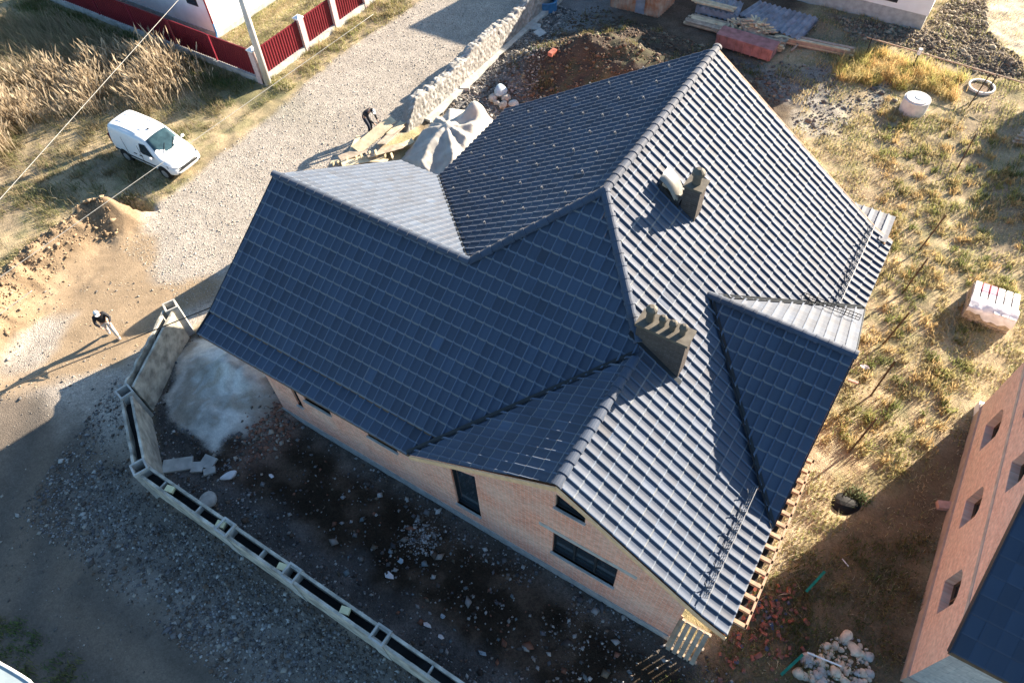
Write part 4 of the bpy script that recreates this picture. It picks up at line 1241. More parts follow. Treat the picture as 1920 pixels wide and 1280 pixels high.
def cable(a, b, za, zb, r, sag, label, m_):
    A = Vector(at(a[0], a[1], za)); B = Vector(at(b[0], b[1], zb)); n = 24
    pts = []
    for i in range(n + 1):
        t_ = i / n; p = A.lerp(B, t_); p.z -= sag * 4 * t_ * (1 - t_); pts.append(p)
    return tag(MB().tube(pts, r, 5).build('overhead_cable', M[m_], smooth=True), label, 'cable')
cable((420, -95), (-60, 440), 6.6, 6.6, .012, .0, 'pale cable from the top edge down across the tall reeds at the left', 'cable')
cable((700, 27), (-160, 632), 6.4, 6.4, .010, .0, 'thin cable crossing just above the white van', 'cable')
cable((394, 577), (-140, 790), 4.35, 5.6, .020, .0, 'dark cable tied to the left corner of the big roof', 'cable_dark')
cable((60, 545), (-60, 632), 6.2, 6.2, .012, .0, 'short pale cable over the sandy bank at the left edge', 'cable')

# ------------------------------------------------------------------ curved hollow block wall
def build_blockwall():
    path = [Vector((-7.35, 1.25, 0)), Vector((-5.75, -2.28, 0)), Vector((-3.0, -4.0, 0)), Vector((13.2, -4.0, 0))]
    Wt = thing('block_wall', 'curved hollow shuttering block wall between the dirt road and the yard', 'wall', (-3.0, -4.0, 0))
    hz = 1.68; th = .085; half = .21
    def shell(a, b, side, top, name='shell', jag=0.0):
        d_ = (b - a); L = d_.length; u = d_ / L; n = Vector((-u.y, u.x, 0))
        mb = MB(); k = max(2, int(L / .25)); vs = []; rg = random.Random(int(L * 100) + int(side * 7))
        o1 = n * (half * side); o2 = n * ((half - th) * side)
        for i in range(k + 1):
            p = a + u * (L * i / k)
            zt = top + rg.uniform(-jag, jag * .3)
            vs += [p + o1 + Vector((0, 0, -.25)), p + o1 + Vector((0, 0, zt)), p + o2 + Vector((0, 0, zt)), p + o2 + Vector((0, 0, -.25))]
        fs = []
        for i in range(k):
            A = 4 * i; B = A + 4
            for j in range(4):
                fs.append((A + j, A + (j + 1) % 4, B + (j + 1) % 4, B + j))
        fs += [(0, 3, 2, 1), (4 * k, 4 * k + 1, 4 * k + 2, 4 * k + 3)]
        mb.add(vs, fs)
        return mb.build(name, M['concrete_warm'], Wt)
    for i in range(3):
        a, b = path[i], path[i + 1]
        d_ = (b - a).normalized(); s = .25
        shell(a + d_ * s, b - d_ * s, 1, hz, jag=.025); shell(a + d_ * s, b - d_ * s, -1, hz, jag=.07)
    # rough infill in the cavity
    f = MB()
    for i in range(3):
        a, b = path[i], path[i + 1]; d_ = b - a; L = d_.length; u = d_ / L; n = Vector((-u.y, u.x, 0)); k = int(L / .2)
        vs = []
        for j in range(k + 1):
            p = a + u * (L * j / k); zt = 1.15 + .35 * vnoise(np.array([j * .35 + i * 10]), np.array([i * 3.0]), 5)[0]
            vs += [p - n * .12 + Vector((0, 0, zt)), p + n * .12 + Vector((0, 0, zt + random.uniform(-.05, .05)))]
        f.add(vs, [(2 * j, 2 * j + 2, 2 * j + 3, 2 * j + 1) for j in range(k)])
    f.build('infill', M['black'], Wt)
    # hollow posts
    posts = [(path[0], Vector((.42, .9, 0))), (path[1], Vector((.9, -.2, 0))), (path[2], Vector((.87, -.35, 0)))]
    for x in (1.35, 4.05, 7.35, 10.6): posts.append((Vector((x - .45, -4.0, 0)), Vector((1, 0, 0))))
    for p, dr in posts:
        dr = dr.normalized(); n = Vector((-dr.y, dr.x, 0)); mb = MB(); o = .24; w = .06
        mt = Matrix((dr, n, Vector((0, 0, 1)))).transposed(); zt = hz + .05
        for c, dd in ((dr * (o - w / 2), (w, 2 * o, zt + .25)), (-dr * (o - w / 2), (w, 2 * o, zt + .25)), (n * (o - w / 2), (2 * o - 2 * w, w, zt + .25)), (-n * (o - w / 2), (2 * o - 2 * w, w, zt + .25))):
            mb.box(p + c + Vector((0, 0, (zt - .25) / 2)), dd, mtx=mt)
        pst = mb.build('post', M['concrete'], Wt)
        i_ = MB(); i_.box(p + Vector((0, 0, .65)), (2 * o - 2 * w - .01, 2 * o - 2 * w - .01, 1.1), mtx=mt); i_.build('post_core', M['black'], pst)
    # joints on the inner face
    # foam spacers wedged in the cavity
    for px_, py_ in ((318, 918), (414, 983), (530, 1062), (646, 1146)):
        p = at(px_, py_, 1.6); s = MB(); s.box((p[0], -4.0, 1.6), (.28, .2, .12), rz=.25)
        s.build('spacer_block', M['foam'], Wt)
    for x in (-1.9, -.3, 2.4, 5.6, 8.6):
        s = MB(); s.box((x, -4.0, 1.5), (.05, .24, .25)); s.build('cross_tie', M['concrete'], Wt)
build_blockwall()

# ------------------------------------------------------------------ rubble stone wall along the road
def build_stonewall():
    Wt = thing('stone_wall', 'low rough grey stone wall standing along the gravel road behind the house', 'wall', (-7.3, 17.0, 0))
    y0, y1 = 15.5, 34.0; st = .05
    ys = np.arange(y0, y1, st)
    topz = 1.42 + .16 * np.sin(ys * .9) + .30 * (fbm(ys * 1.1, ys * 0, 141, 3) - .5) + .16 * (vnoise(ys * 3.2, ys * 0, 143) - .5)
    topz = topz * sstep(y0 - .2, y0 + 1.6, ys) ** .5
    nu = 56   # around: west face up, over the top, east face down
    us = np.linspace(0, 1, nu)
    U, Yg = np.meshgrid(us, ys); T = np.repeat(topz[:, None], nu, 1)
    hw = .22
    X = np.where(U < .42, -hw, np.where(U > .58, hw, -hw + (U - .42) / .16 * 2 * hw)); Zg = np.where(U < .42, U / .42 * T, np.where(U > .58, (1 - U) / .42 * T, T))
    # cellular stones
    pu = np.where(U < .5, U / .42 * T, 3 + (1 - U) / .42 * T); pv = Yg
    cu, cv = .19, .30
    gu = pu / cu; gv = pv / cv + (np.floor(gu) % 2) * .5
    best = np.full(gu.shape, 9.0); sec = np.full(gu.shape, 9.0); idv = np.zeros(gu.shape)
    for a in (-1, 0, 1):
        for b in (-1, 0, 1):
            iu = np.floor(gu) + a; iv = np.floor(gv) + b
            jx = .5 + .7 * (h2(iu, iv, 3) - .5); jy = .5 + .7 * (h2(iu, iv, 4) - .5)
            dd = np.hypot((iu + jx - gu) * cu / .2, (iv + jy - gv) * cv / .2)
            nb = dd < best; sec = np.where(nb, best, np.minimum(sec, dd)); idv = np.where(nb, h2(iu, iv, 5), idv); best = np.minimum(best, dd)
    e = sstep(0.0, .35, sec - best)
    off = .035 * e + .03 * (idv - .5) + .03 * (fbm(pu * 9, pv * 9, 151, 3) - .5)
    nx = np.where(U < .42, -1.0, np.where(U > .58, 1.0, 0)); nz = np.where((U >= .42) & (U <= .58), 1.0, 0)
    V = np.stack([X - 7.3 + nx * off, Yg + .02 * (idv - .5), Zg + nz * off * 1.3 - (Zg < .02) * .25], -1).reshape(-1, 3)
    tone = (.30 + .2 * (idv - .5))[..., None] * np.array([1.0, .97, .92]); mort = np.array([.26, .24, .21])
    C = tone * e[..., None] + mort * (1 - e[..., None]); C = C * (.75 + .5 * fbm(pu * 5, pv * 5, 155, 3))[..., None]
    C = np.concatenate([C, np.ones(C.shape[:-1] + (1,))], -1).reshape(-1, 4)
    ny = len(ys); idx = np.arange(ny * nu).reshape(ny, nu); q = np.stack([idx[:-1, :-1], idx[:-1, 1:], idx[1:, 1:], idx[1:, :-1]], -1).reshape(-1)
    mt = vattr_mat('stone_facing')
    np_mesh('stonework', V, q, np.full(len(q) // 4, 4), mt, parent=Wt, attrs={'Col': ('FLOAT_COLOR', C)})
    b = MB(); b.box((-6.90, 25.5, .06), (.34, 17, .26)); b.build('footing', M['concrete'], Wt)
build_stonewall()

# ------------------------------------------------------------------ van
def build_van():
    V = thing('delivery_van', 'white delivery van parked on the dry grass beside the gravel road', 'van', (-16.55, 8.18, gz(-16.5, 8.2) - .02), R(1.0))
    Lh = 2.08
    # stations along x: (x, zbottom, zbelt, ztop, w_low, w_belt, w_top)
    St = [(-2.08, .42, 1.0, 1.66, .76, .80, .64), (-2.05, .30, 1.0, 1.80, .82, .86, .70), (-1.9, .26, 1.0, 1.83, .86, .89, .745), (-1.0, .22, 1.0, 1.85, .88, .90, .755), (-.2, .22, 1.0, 1.845, .88, .90, .75),
          (.3, .22, 1.0, 1.80, .88, .895, .72), (.55, .22, 1.0, 1.72, .88, .89, .69), (.85, .22, 1.0, 1.48, .88, .885, .71), (1.22, .22, .99, 1.12, .88, .875, .77), (1.4, .22, .95, 1.04, .88, .87, .74), (1.75, .24, .82, .95, .86, .85, .64), (1.98, .28, .68, .82, .82, .80, .56), (2.10, .36, .56, .62, .66, .66, .45)]
    rings = []
    for x, zb, zl, zt, wl, wb, wt in St:
        h = zt - zl
        half = [(0, zb), (wl * .8, zb), (wl, zb + .12), (wl + .01, (zb + zl) / 2), (wb, zl), (wb + (wt - wb) * .55, zl + h * .55), (wt, zl + h * .9), (wt * .82, zl + h * .985), (wt * .4, zt + .012), (0, zt + .018)]
        rings.append([(x, y, z) for y, z in half] + [(x, -y, z) for y, z in half[-2:0:-1]])
    n = len(rings[0]); mb = MB(); vs = [p for r_ in rings for p in r_]
    fs = []
    for i in range(len(rings) - 1):
        for k in range(n):
            fs.append((i * n + k, (i + 1) * n + k, (i + 1) * n + (k + 1) % n, i * n + (k + 1) % n))
    fs.append(tuple(range(n))); fs.append(tuple(range((len(rings) - 1) * n + n - 1, (len(rings) - 1) * n - 1, -1)))
    body = mb.add(vs, fs).build('body', M['paint_white'], V, smooth=True, local=True)
    for e_ in body.data.polygons: pass
    md = body.modifiers.new('sub', 'SUBSURF'); md.levels = 1; md.render_levels = 2
    def surf(x, y):  # z of top at x
        xs_ = [s[0] for s in St]; return float(np.interp(x, xs_, [s[3] for s in St]))
    def wid(x, z):
        xs_ = [s[0] for s in St]
        zl = float(np.interp(x, xs_, [s[2] for s in St])); zt = surf(x, 0); wb = float(np.interp(x, xs_, [s[5] for s in St])); wt = float(np.interp(x, xs_, [s[6] for s in St]))
        t_ = max(0, min(1, (z - zl) / (zt - zl))); return wb + (wt - wb) * t_
    # windscreen following the slope
    g_ = MB(); vs = []
    xs_ = np.linspace(.52, 1.26, 7); 
    for x in xs_:
        hw = np.interp(x, [.52, 1.26], [.60, .72])
        for y in np.linspace(-hw, hw, 7):
            vs.append((x, y, surf(x, 0) + .028 - .05 * (y / hw) ** 2 * (1) ))
    g_.add(vs, [(i * 7 + k, (i + 1) * 7 + k, (i + 1) * 7 + k + 1, i * 7 + k + 1) for i in range(6) for k in range(6)])
    ws = g_.build('windscreen', M['screen'], V, smooth=True, local=True)
    md = ws.modifiers.new('solid', 'SOLIDIFY'); md.thickness = .015
    wi = MB()
    for y in (-.42, .12): wi.bar((1.24, y, 1.16), (.98, y + .38, 1.395), .02, .015)
    wi.build('wiper', M['black'], ws, local=True)
    for s in (-1, 1):
        w = MB(); q = [(.98, 1.06), (.30, 1.06), (.12, 1.12), (.16, 1.56), (.5, 1.56)]
        w.add([(x, s * (wid(x, z) + .012), z) for x, z in q], [tuple(range(5)) if s < 0 else tuple(range(4, -1, -1))])
        w.build('side_window', M['glass'], V, local=True)
        mr = MB(); mr.rock((.92, s * 1.0, 1.1), .1, 4, .8, 1, .1); mr.bar((.9, s * .88, 1.04), (.92, s * .98, 1.07), .05, .05); mr.build('wing_mirror', M['paint_white'], V, smooth=True, local=True)
        mo = MB(); mo.box((-.3, s * .895, .56), (2.3, .03, .07)); mo.box((-1.72, s * .885, .6), (.5, .03, .07)); mo.build('side_moulding', M['dark'], V, local=True)
        dh = MB(); dh.box((.05, s * .905, .88), (.2, .03, .035)); dh.box((-.35, s * .905, .88), (.2, .03, .035)); dh.build('door_handle', M['dark'], V, local=True)
        ln = MB(); ln.box((.08, s * .899, .98), (.012, .012, 1.0)); ln.box((-.95, s * .9, 1.0), (.012, .012, 1.2)); ln.build('door_gap', M['dark'], V, local=True)
        hl = MB(); vs = []
        for x, yy, zz in ((1.62, .84, .86), (1.95, .74, .78), (2.06, .52, .66), (1.98, .6, .62), (1.7, .86, .72)): vs.append((x + .02, s * (yy + .015), zz + .02))
        hl.add(vs, [tuple(range(5)) if s > 0 else tuple(range(4, -1, -1))]); hl.build('headlight', M['headlight'], V, local=True)
        tl = MB(); tl.box((-2.07, s * .8, 1.1), (.06, .1, .5)); tl.build('tail_light', M['red'], V, local=True)
        for x in (-1.32, 1.33):
            ar = MB(); ar.tube([(x, s * .70, .36), (x, s * .905, .36)], .38, 20); ar.build('wheel_arch', M['black'], V, local=True)
            wh = MB(); wh.tube([(x, s * .72, .31), (x, s * .915, .31)], .31, 24); w_ = wh.build('wheel', M['rubber'], V, smooth=False, local=True)
            rm_ = MB(); rm_.tube([(x, s * .90, .31), (x, s * .925, .31)], .2, 16); rm_.build('rim', M['metal'], w_, local=True)
    gr = MB(); gr.box((2.07, 0, .55), (.06, 1.1, .09)); gr.tube([(2.02, -.62, .62), (2.1, -.3, .64), (2.115, 0, .645), (2.1, .3, .64), (2.02, .62, .62)], .03, 6); gr.build('grille', M['dark'], V, local=True)
    fl = MB(); fl.tube([(2.02, -.62, .40), (2.06, -.62, .40)], .05, 8); fl.tube([(2.02, .62, .40), (2.06, .62, .40)], .05, 8); fl.build('fog_light', M['dark'], V, local=True)
    an = MB(); an.tube([(.1, 0, 1.84), (-.12, 0, 2.02)], .012, 5); an.box((.12, 0, 1.855), (.1, .05, .03)); an.build('aerial', M['black'], V, local=True)
    rr = MB()
    for y in (-.5, -.25, .25, .5): rr.box((-.95, y, 1.861 - abs(y) * .02), (1.7, .03, .012))
    rr.build('roof_rib', M['paint_white'], V, local=True)
    bl = MB(); bl.box((1.85, 0, .985 - .055), (.02, 1.2, .012)); 
M['screen'] = mat('windscreen_glass', (0.03, 0.06, 0.072), rough=.06, var=.4, scale=3, spec=.7)
build_van()

# ------------------------------------------------------------------ people
def skin_mesh(name, chains, material, parent, sub=2, branch_root=0):
    """chains: list of lists of (pos, radius); consecutive connected; first vertex of later chains is merged to existing vertex if same position"""
    vs = []; es = []; rs = []
    idx = {}
    def vid(p, r):
        k = tuple(round(c, 4) for c in p)
        if k not in idx: idx[k] = len(vs); vs.append(p); rs.append(r)
        return idx[k]
    for ch in chains:
        pr = None
        for p, r in ch:
            i = vid(p, r)
            if pr is not None and pr != i: es.append((pr, i))
            pr = i
    me = bpy.data.meshes.new(name); me.from_pydata(vs, es, [])
    o = bpy.data.objects.new(name, me); COL.objects.link(o)
    o.modifiers.new('skin', 'SKIN'); sb = o.modifiers.new('sub', 'SUBSURF'); sb.levels = sub; sb.render_levels = sub
    sk = me.skin_vertices[0].data
    for i, r in enumerate(rs): sk[i].radius = (r, r) if not isinstance(r, tuple) else r
    for i in range(len(vs)): sk[i].use_root = (i == branch_root)
    dg = bpy.context.evaluated_depsgraph_get(); ev = o.evaluated_get(dg)
    nm = bpy.data.meshes.new_from_object(ev); nm.name = name
    bpy.data.objects.remove(o)
    nm.materials.clear(); nm.materials.append(material)
    nm.polygons.foreach_set("use_smooth", [True] * len(nm.polygons))
    ob = bpy.data.objects.new(name, nm); COL.objects.link(ob); ob.parent = parent
    return ob

def build_person(label, loc, rz, J, mats, hat=True):
    """J: joints dict in local space: hip, chest, neck, head(centre), sh_l/r, el_l/r, wr_l/r, hp_l/r, kn_l/r, an_l/r, toe_l/r"""
    P = thing('person', label, 'person', loc, rz)
    v = {k: Vector(p) for k, p in J.items()}
    T = lambda p: tuple(p)
    hip, ch, nk, hd = v['hip'], v['chest'], v['neck'], v['head']
    up = (hd - nk).normalized()
    mid = hip.lerp(ch, .5)
    chains = [[(T(hip), .13), (T(mid), .125), (T(ch), .145), (T(nk), .06), (T(nk.lerp(hd, .55)), .07), (T(hd), .098), (T(hd + up * .10), .075)]]
    hands = []
    for s in 'lr':
        sh, el, wr = v['sh_' + s], v['el_' + s], v['wr_' + s]
        hp, kn, an, to = v['hp_' + s], v['kn_' + s], v['an_' + s], v['toe_' + s]
        fd = (wr - el).normalized(); pal = wr + fd * .085
        chains.append([(T(ch), .145), (T(sh), .062), (T(el), .045), (T(wr), .028), (T(pal), .036)])
        sd = fd.cross(Vector((0, 0, 1))); sd = sd.normalized() if sd.length > .1 else Vector((0, 1, 0)); dn = fd.cross(sd)
        for k, (o, ln) in enumerate(((-.028, .065), (-.009, .08), (.011, .075), (.029, .058))):
            b = pal + sd * o + fd * .012; m_ = b + fd * ln * .6; e = m_ + (fd * .6 + dn * .8) * ln * .5
            chains.append([(T(pal), .036), (T(b), .010), (T(m_), .009), (T(e), .008)])
        tb = pal - fd * .05 + sd * (-.04); chains.append([(T(pal), .036), (T(tb), .012), (T(tb + fd * .05 - sd * .02), .009)])
        chains.append([(T(hip), .13), (T(hp), .095), (T(kn), .062), (T(an), .042), (T(to), .04)])
    body = skin_mesh('body', chains, mats['skin'], P, 2)
    # face
    fwd = v.get('look', Vector((1, 0, 0))).normalized(); side = up.cross(fwd).normalized()
    nose = MB(); nose.tube([T(hd + fwd * .085 + up * .015), T(hd + fwd * .125 - up * .03)], [.012, .02], 6); nose.build('nose', mats['skin'], body, smooth=True, local=True)
    ey = MB()
    for s in (-1, 1): ey.rock(T(hd + fwd * .088 + side * .035 * s + up * .025), .013, 2, 1, 0, 0)
    ey.build('eyes', M['black'], body, local=True)
    mo = MB(); mo.bar(T(hd + fwd * .092 - up * .055 - side * .025), T(hd + fwd * .092 - up * .055 + side * .025), .01, .008); mo.build('mouth', M['maroon'], body, local=True)
    er = MB()
    for s in (-1, 1): er.rock(T(hd + side * .1 * s), .026, 5, 1.3, 0, .1)
    er.build('ears', mats['skin'], body, local=True)
    # hair and cap
    hr = MB(); hr.rock(T(hd + up * .035 - fwd * .02), .108, 3, .9, 2, .03); hr.build('hair', mats['hair'], P, smooth=True, local=True)
    if hat:
        c = MB(); c.rock(T(hd + up * .06), .116, 7, .72, 2, .02)
        vs = [T(hd + up * .05 + fwd * (.09 + .10 * math.cos(a)) + side * .095 * math.sin(a)) for a in np.linspace(-1.6, 1.6, 9)]
        vs2 = [tuple(Vector(p) + up * .012) for p in vs]
        c.add(vs + vs2, [tuple(range(9)), tuple(range(17, 8, -1))] + [(i, i + 1, i + 10, i + 9) for i in range(8)])
        c.build('cap', mats['cap'], P, smooth=False, local=True)
    jk = [[(T(hip), .155), (T(mid), .16), (T(ch), .175), (T(ch.lerp(nk, .7)), .09)]]
    for s in 'lr':
        jk.append([(T(ch), .175), (T(v['sh_' + s]), .085), (T(v['el_' + s]), .062), (T(v['el_' + s].lerp(v['wr_' + s], .92)), .046)])
    skin_mesh('jacket', jk, mats['jacket'], P, 2)
    tr = [[(T(hip + (ch - hip) * .08), .15), (T(hip), .15)]]
    for s in 'lr':
        tr.append([(T(hip), .15), (T(v['hp_' + s]), .112), (T(v['kn_' + s]), .08), (T(v['an_' + s] + (v['kn_' + s] - v['an_' + s]) * .1), .066)])
    skin_mesh('trousers', tr, mats['trousers'], P, 2, 0)
    for s in 'lr':
        a = v['an_' + s]; t_ = v['toe_' + s]; b = a + (a - t_) * .35 + Vector((0, 0, -.03))
        skin_mesh('shoe', [[(T(b), .045), (T(a + Vector((0, 0, -.02))), .055), (T(a.lerp(t_, .6)), .048), (T(t_), .04)]], mats['shoe'], P, 1)
    return P
walk = dict(hip=(-.06, 0, .92), chest=(.06, 0, 1.32), neck=(.14, 0, 1.50), head=(.20, 0, 1.64), look=(1, 0, -.35),
            sh_l=(.08, .19, 1.40), el_l=(.16, .27, 1.14), wr_l=(.40, .18, 1.08), sh_r=(.08, -.19, 1.40), el_r=(.14, -.27, 1.14), wr_r=(.38, -.16, 1.06),
            hp_l=(-.05, .09, .86), kn_l=(.16, .10, .48), an_l=(.22, .10, .09), toe_l=(.37, .11, .04), hp_r=(-.05, -.09, .86), kn_r=(-.10, -.10, .47), an_r=(-.30, -.11, .12), toe_r=(-.17, -.12, .04))
wp = at(216, 630)
build_person('person in a white cap and dark jacket walking with pale trousers on the dirt track', (wp[0], wp[1], gz(wp[0], wp[1]) - .0), R(-20), walk,
             dict(skin=M['skin'], hair=M['black'], cap=M['cap'], jacket=M['jacket'], trousers=M['trousers_light'], shoe=M['shoe']))
bend = dict(hip=(-.16, 0, .95), chest=(.10, 0, 1.27), neck=(.24, 0, 1.36), head=(.37, 0, 1.38), look=(.6, 0, -.75),
            sh_l=(.14, .19, 1.26), el_l=(.30, .24, .98), wr_l=(.46, .16, .74), sh_r=(.14, -.19, 1.26), el_r=(.30, -.24, .98), wr_r=(.48, -.14, .74),
            hp_l=(-.15, .09, .89), kn_l=(.03, .13, .48), an_l=(-.04, .14, .09), toe_l=(.12, .16, .04), hp_r=(-.15, -.09, .89), kn_r=(.08, -.12, .48), an_r=(.04, -.14, .09), toe_r=(.20, -.16, .04))
bp_ = at(696, 252)
build_person('person in dark clothes bending over the pile of boards beside the road', (bp_[0], bp_[1], gz(bp_[0], bp_[1])), R(5), bend,
             dict(skin=M['skin'], hair=M['black'], cap=M['cap'], jacket=M['jacket'], trousers=M['trousers_dark'], shoe=M['shoe_dark']))

# ------------------------------------------------------------------ building materials and rubbish behind the house
def plank(mb, c, L, w, t, rz, tilt=0.0, roll=0.0):
    mt = Matrix.Rotation(rz, 3, 'Z') @ Matrix.Rotation(tilt, 3, 'Y') @ Matrix.Rotation(roll, 3, 'X')
    mb.box(c, (L, w, t), mtx=mt)

def build_boards():
    rg = random.Random(9)
    base = at(700, 275)
    B = thing('board_pile', 'loose pile of pale shuttering boards between the stone wall and the left wing', 'boards', (base[0], base[1], 0))
    spec = [(672, 285, 1.9, .55, 62), (700, 262, 2.2, .6, 80), (715, 245, 1.6, .5, 72), (735, 262, 1.9, .5, 100), (680, 300, 2.0, .4, 48), (650, 296, 1.7, .25, 30), (722, 285, 1.8, .45, 60), (745, 245, 1.3, .4, 95), (700, 300, 1.4, .3, 20), (640, 305, 1.5, .2, 50), (755, 270, 1.2, .3, 70), (665, 270, 1.2, .22, 110), (735, 300, 1.5, .2, 35)]
    for i, (px, py, L, w, az) in enumerate(spec):
        p = at(px, py, .5); mb = MB()
        plank(mb, (p[0], p[1], gz(p[0], p[1]) + .12 + .05 * (i % 4)), L, w, .035, R(az), rg.uniform(-.2, .2), rg.uniform(-.25, .25))
        mb.build('board', M['wood_fresh'] if i % 3 else M['wood_old'], B)
    for i in range(9):
        p = at(625 + i * 14, 312 - i * 2, .3); mb = MB()
        mb.bar((p[0], p[1], gz(p[0], p[1])), (p[0] + rg.uniform(-.1, .1), p[1] + rg.uniform(-.1, .1), gz(p[0], p[1]) + .55 + rg.uniform(-.2, .2)), .12, .04)
        mb.build('picket', M['wood_fresh'], B)
build_boards()

def build_tarp():
    pts = wpoly([(745, 300), (775, 262), (832, 212), (880, 196), (930, 218), (905, 260), (860, 320), (830, 350), (790, 330)], .4)
    c = pts.mean(0)
    x0, y0 = pts.min(0) - .2; x1, y1 = pts.max(0) + .2; st = .07
    xs = np.arange(x0, x1, st); ys = np.arange(y0, y1, st); X, Y = np.meshgrid(xs, ys)
    X_, Y_ = X.ravel(), Y.ravel()
    sd_ = sdist(pts, X_, Y_)
    pk = np.array(at(838, 225, 1.4)[:2]); pk2 = np.array(at(895, 212, 1.0)[:2])
    ang = np.arctan2(Y_ - pk[1], X_ - pk[0]); r = np.hypot(X_ - pk[0], Y_ - pk[1])
    z = 1.05 * np.clip(1 - r / 3.6, 0, 1) ** 0.9 + .8 * np.exp(-((X_ - pk2[0]) ** 2 + (Y_ - pk2[1]) ** 2) / .35)
    fold = np.abs(((ang * 2.1 / np.pi * 2 + 0.4 * fbm(X_ * .8, Y_ * .8, 5, 2)) % 1) - .5) * 2
    z = z + .34 * (fold ** 1.2 - .45) * np.clip(r / 1.6, 0, 1) * np.clip(sd_ / .5, 0, 1) + .05 * fbm(X_ * 3, Y_ * 3, 9, 3) + .07 * np.abs(fbm(X_ * 5 + Y_ * 2, Y_ * 3, 11, 3) - .5) + .15 * np.exp(-r / .8) * fbm(X_ * 4, Y_ * 4, 19, 2)
    z = z * sstep(-.05, .5, sd_) + height(X_, Y_) + .05
    V = np.stack([X_, Y_, z], 1); ny, nx = X.shape; idx = np.arange(nx * ny).reshape(ny, nx)
    q = np.stack([idx[:-1, :-1], idx[:-1, 1:], idx[1:, 1:], idx[1:, :-1]], -1).reshape(-1, 4)
    q = q[(sd_[q] > -.05).all(1)]
    u = np.unique(q); rm = np.full(len(V), -1); rm[u] = np.arange(len(u))
    o = np_mesh('tarpaulin', V[u], rm[q].ravel(), np.full(len(q), 4), M['tarp'], smooth=True)
    tag(o, 'large pale tarpaulin draped over a heap beside the striped roof slope', 'tarpaulin')
build_tarp()

# heap of rubble and bags at the corner of the striped slope
rb = at(945, 188)
hp_ = thing('rubble_heap', 'small heap of pale broken blocks and a bluish bag near the striped roof corner', 'rubble', (rb[0], rb[1], 0))
for i, (px, py, r) in enumerate(((925, 185, .28), (938, 180, .32), (950, 188, .3), (962, 197, .3), (932, 195, .2), (970, 203, .22), (944, 200, .25), (982, 205, .25))):
    p = at(px, py, .1); s = MB(); s.rock((p[0], p[1], gz(p[0], p[1]) + .12), r * .9, i * 13, .7, 1, .3); s.build('broken_block', M['concrete'] if i % 2 else M['mortar'], hp_)
p = at(940, 172, .3); s = MB(); s.rock((p[0], p[1], gz(p[0], p[1]) + .3), .36, 77, .6, 2, .4); s.build('bag', M['bag_blue'] if 'bag_blue' in M else M['film'], hp_, smooth=True)
for i, (px, py) in enumerate(((872, 170), (1035, 148))):
    p = at(px, py); s = MB(); s.box((p[0], p[1], gz(p[0], p[1]) + .1), (.5, .25, .2), rz=.5 + i)
    tag(s.build('concrete_block', M['concrete'] if i == 0 else M['redbrick']), ('grey concrete block lying on the gravel beside the stone wall', 'red and blue scrap lying on the dark soil mound')[i], 'block')

# blue container and grey scrap at the end of the stone wall
p = at(1010, 12); b = thing('plastic_tub', 'dull blue plastic tub at the top edge beside the stone wall', 'tub', (p[0], p[1], 0))
s = MB(); z0 = gz(p[0], p[1]); n = 20
vo = [(p[0] + .95 * math.cos(a) * 1.25, p[1] + .75 * math.sin(a)) for a in np.linspace(0, 2 * math.pi, n, endpoint=False)]
vi = [(p[0] + .86 * math.cos(a) * 1.25, p[1] + .67 * math.sin(a)) for a in np.linspace(0, 2 * math.pi, n, endpoint=False)]
s.add([(x, y, z0) for x, y in vo] + [(x, y, z0 + .55) for x, y in vo] + [(x, y, z0 + .55) for x, y in vi] + [(x, y, z0 + .12) for x, y in vi],
      [(i, (i + 1) % n, n + (i + 1) % n, n + i) for i in range(n)] + [(n + i, n + (i + 1) % n, 2 * n + (i + 1) % n, 2 * n + i) for i in range(n)] + [(2 * n + i, 2 * n + (i + 1) % n, 3 * n + (i + 1) % n, 3 * n + i) for i in range(n)] + [tuple(range(3 * n, 4 * n))])
s.build('tub_body', M['blue_plastic'], b)
s = MB(); s.tube([(x, y, z0 + .56) for x, y in vo + vo[:1]], .05, 6); s.build('rim', M['blue_plastic'], b)
for i, (px, py, lab) in enumerate(((1000, 55, 'grey concrete slab leaning by the blue tub'), (1012, 70, 'smaller grey slab below the blue tub'))):
    p = at(px, py); s = MB(); s.box((p[0], p[1], gz(p[0], p[1]) + .12), (.8 - .2 * i, .5, .12), mtx=Matrix.Rotation(.3 + i, 3, 'Z') @ Matrix.Rotation(.2, 3, 'X')); tag(s.build('concrete_slab', M['plinth']), lab, 'slab')

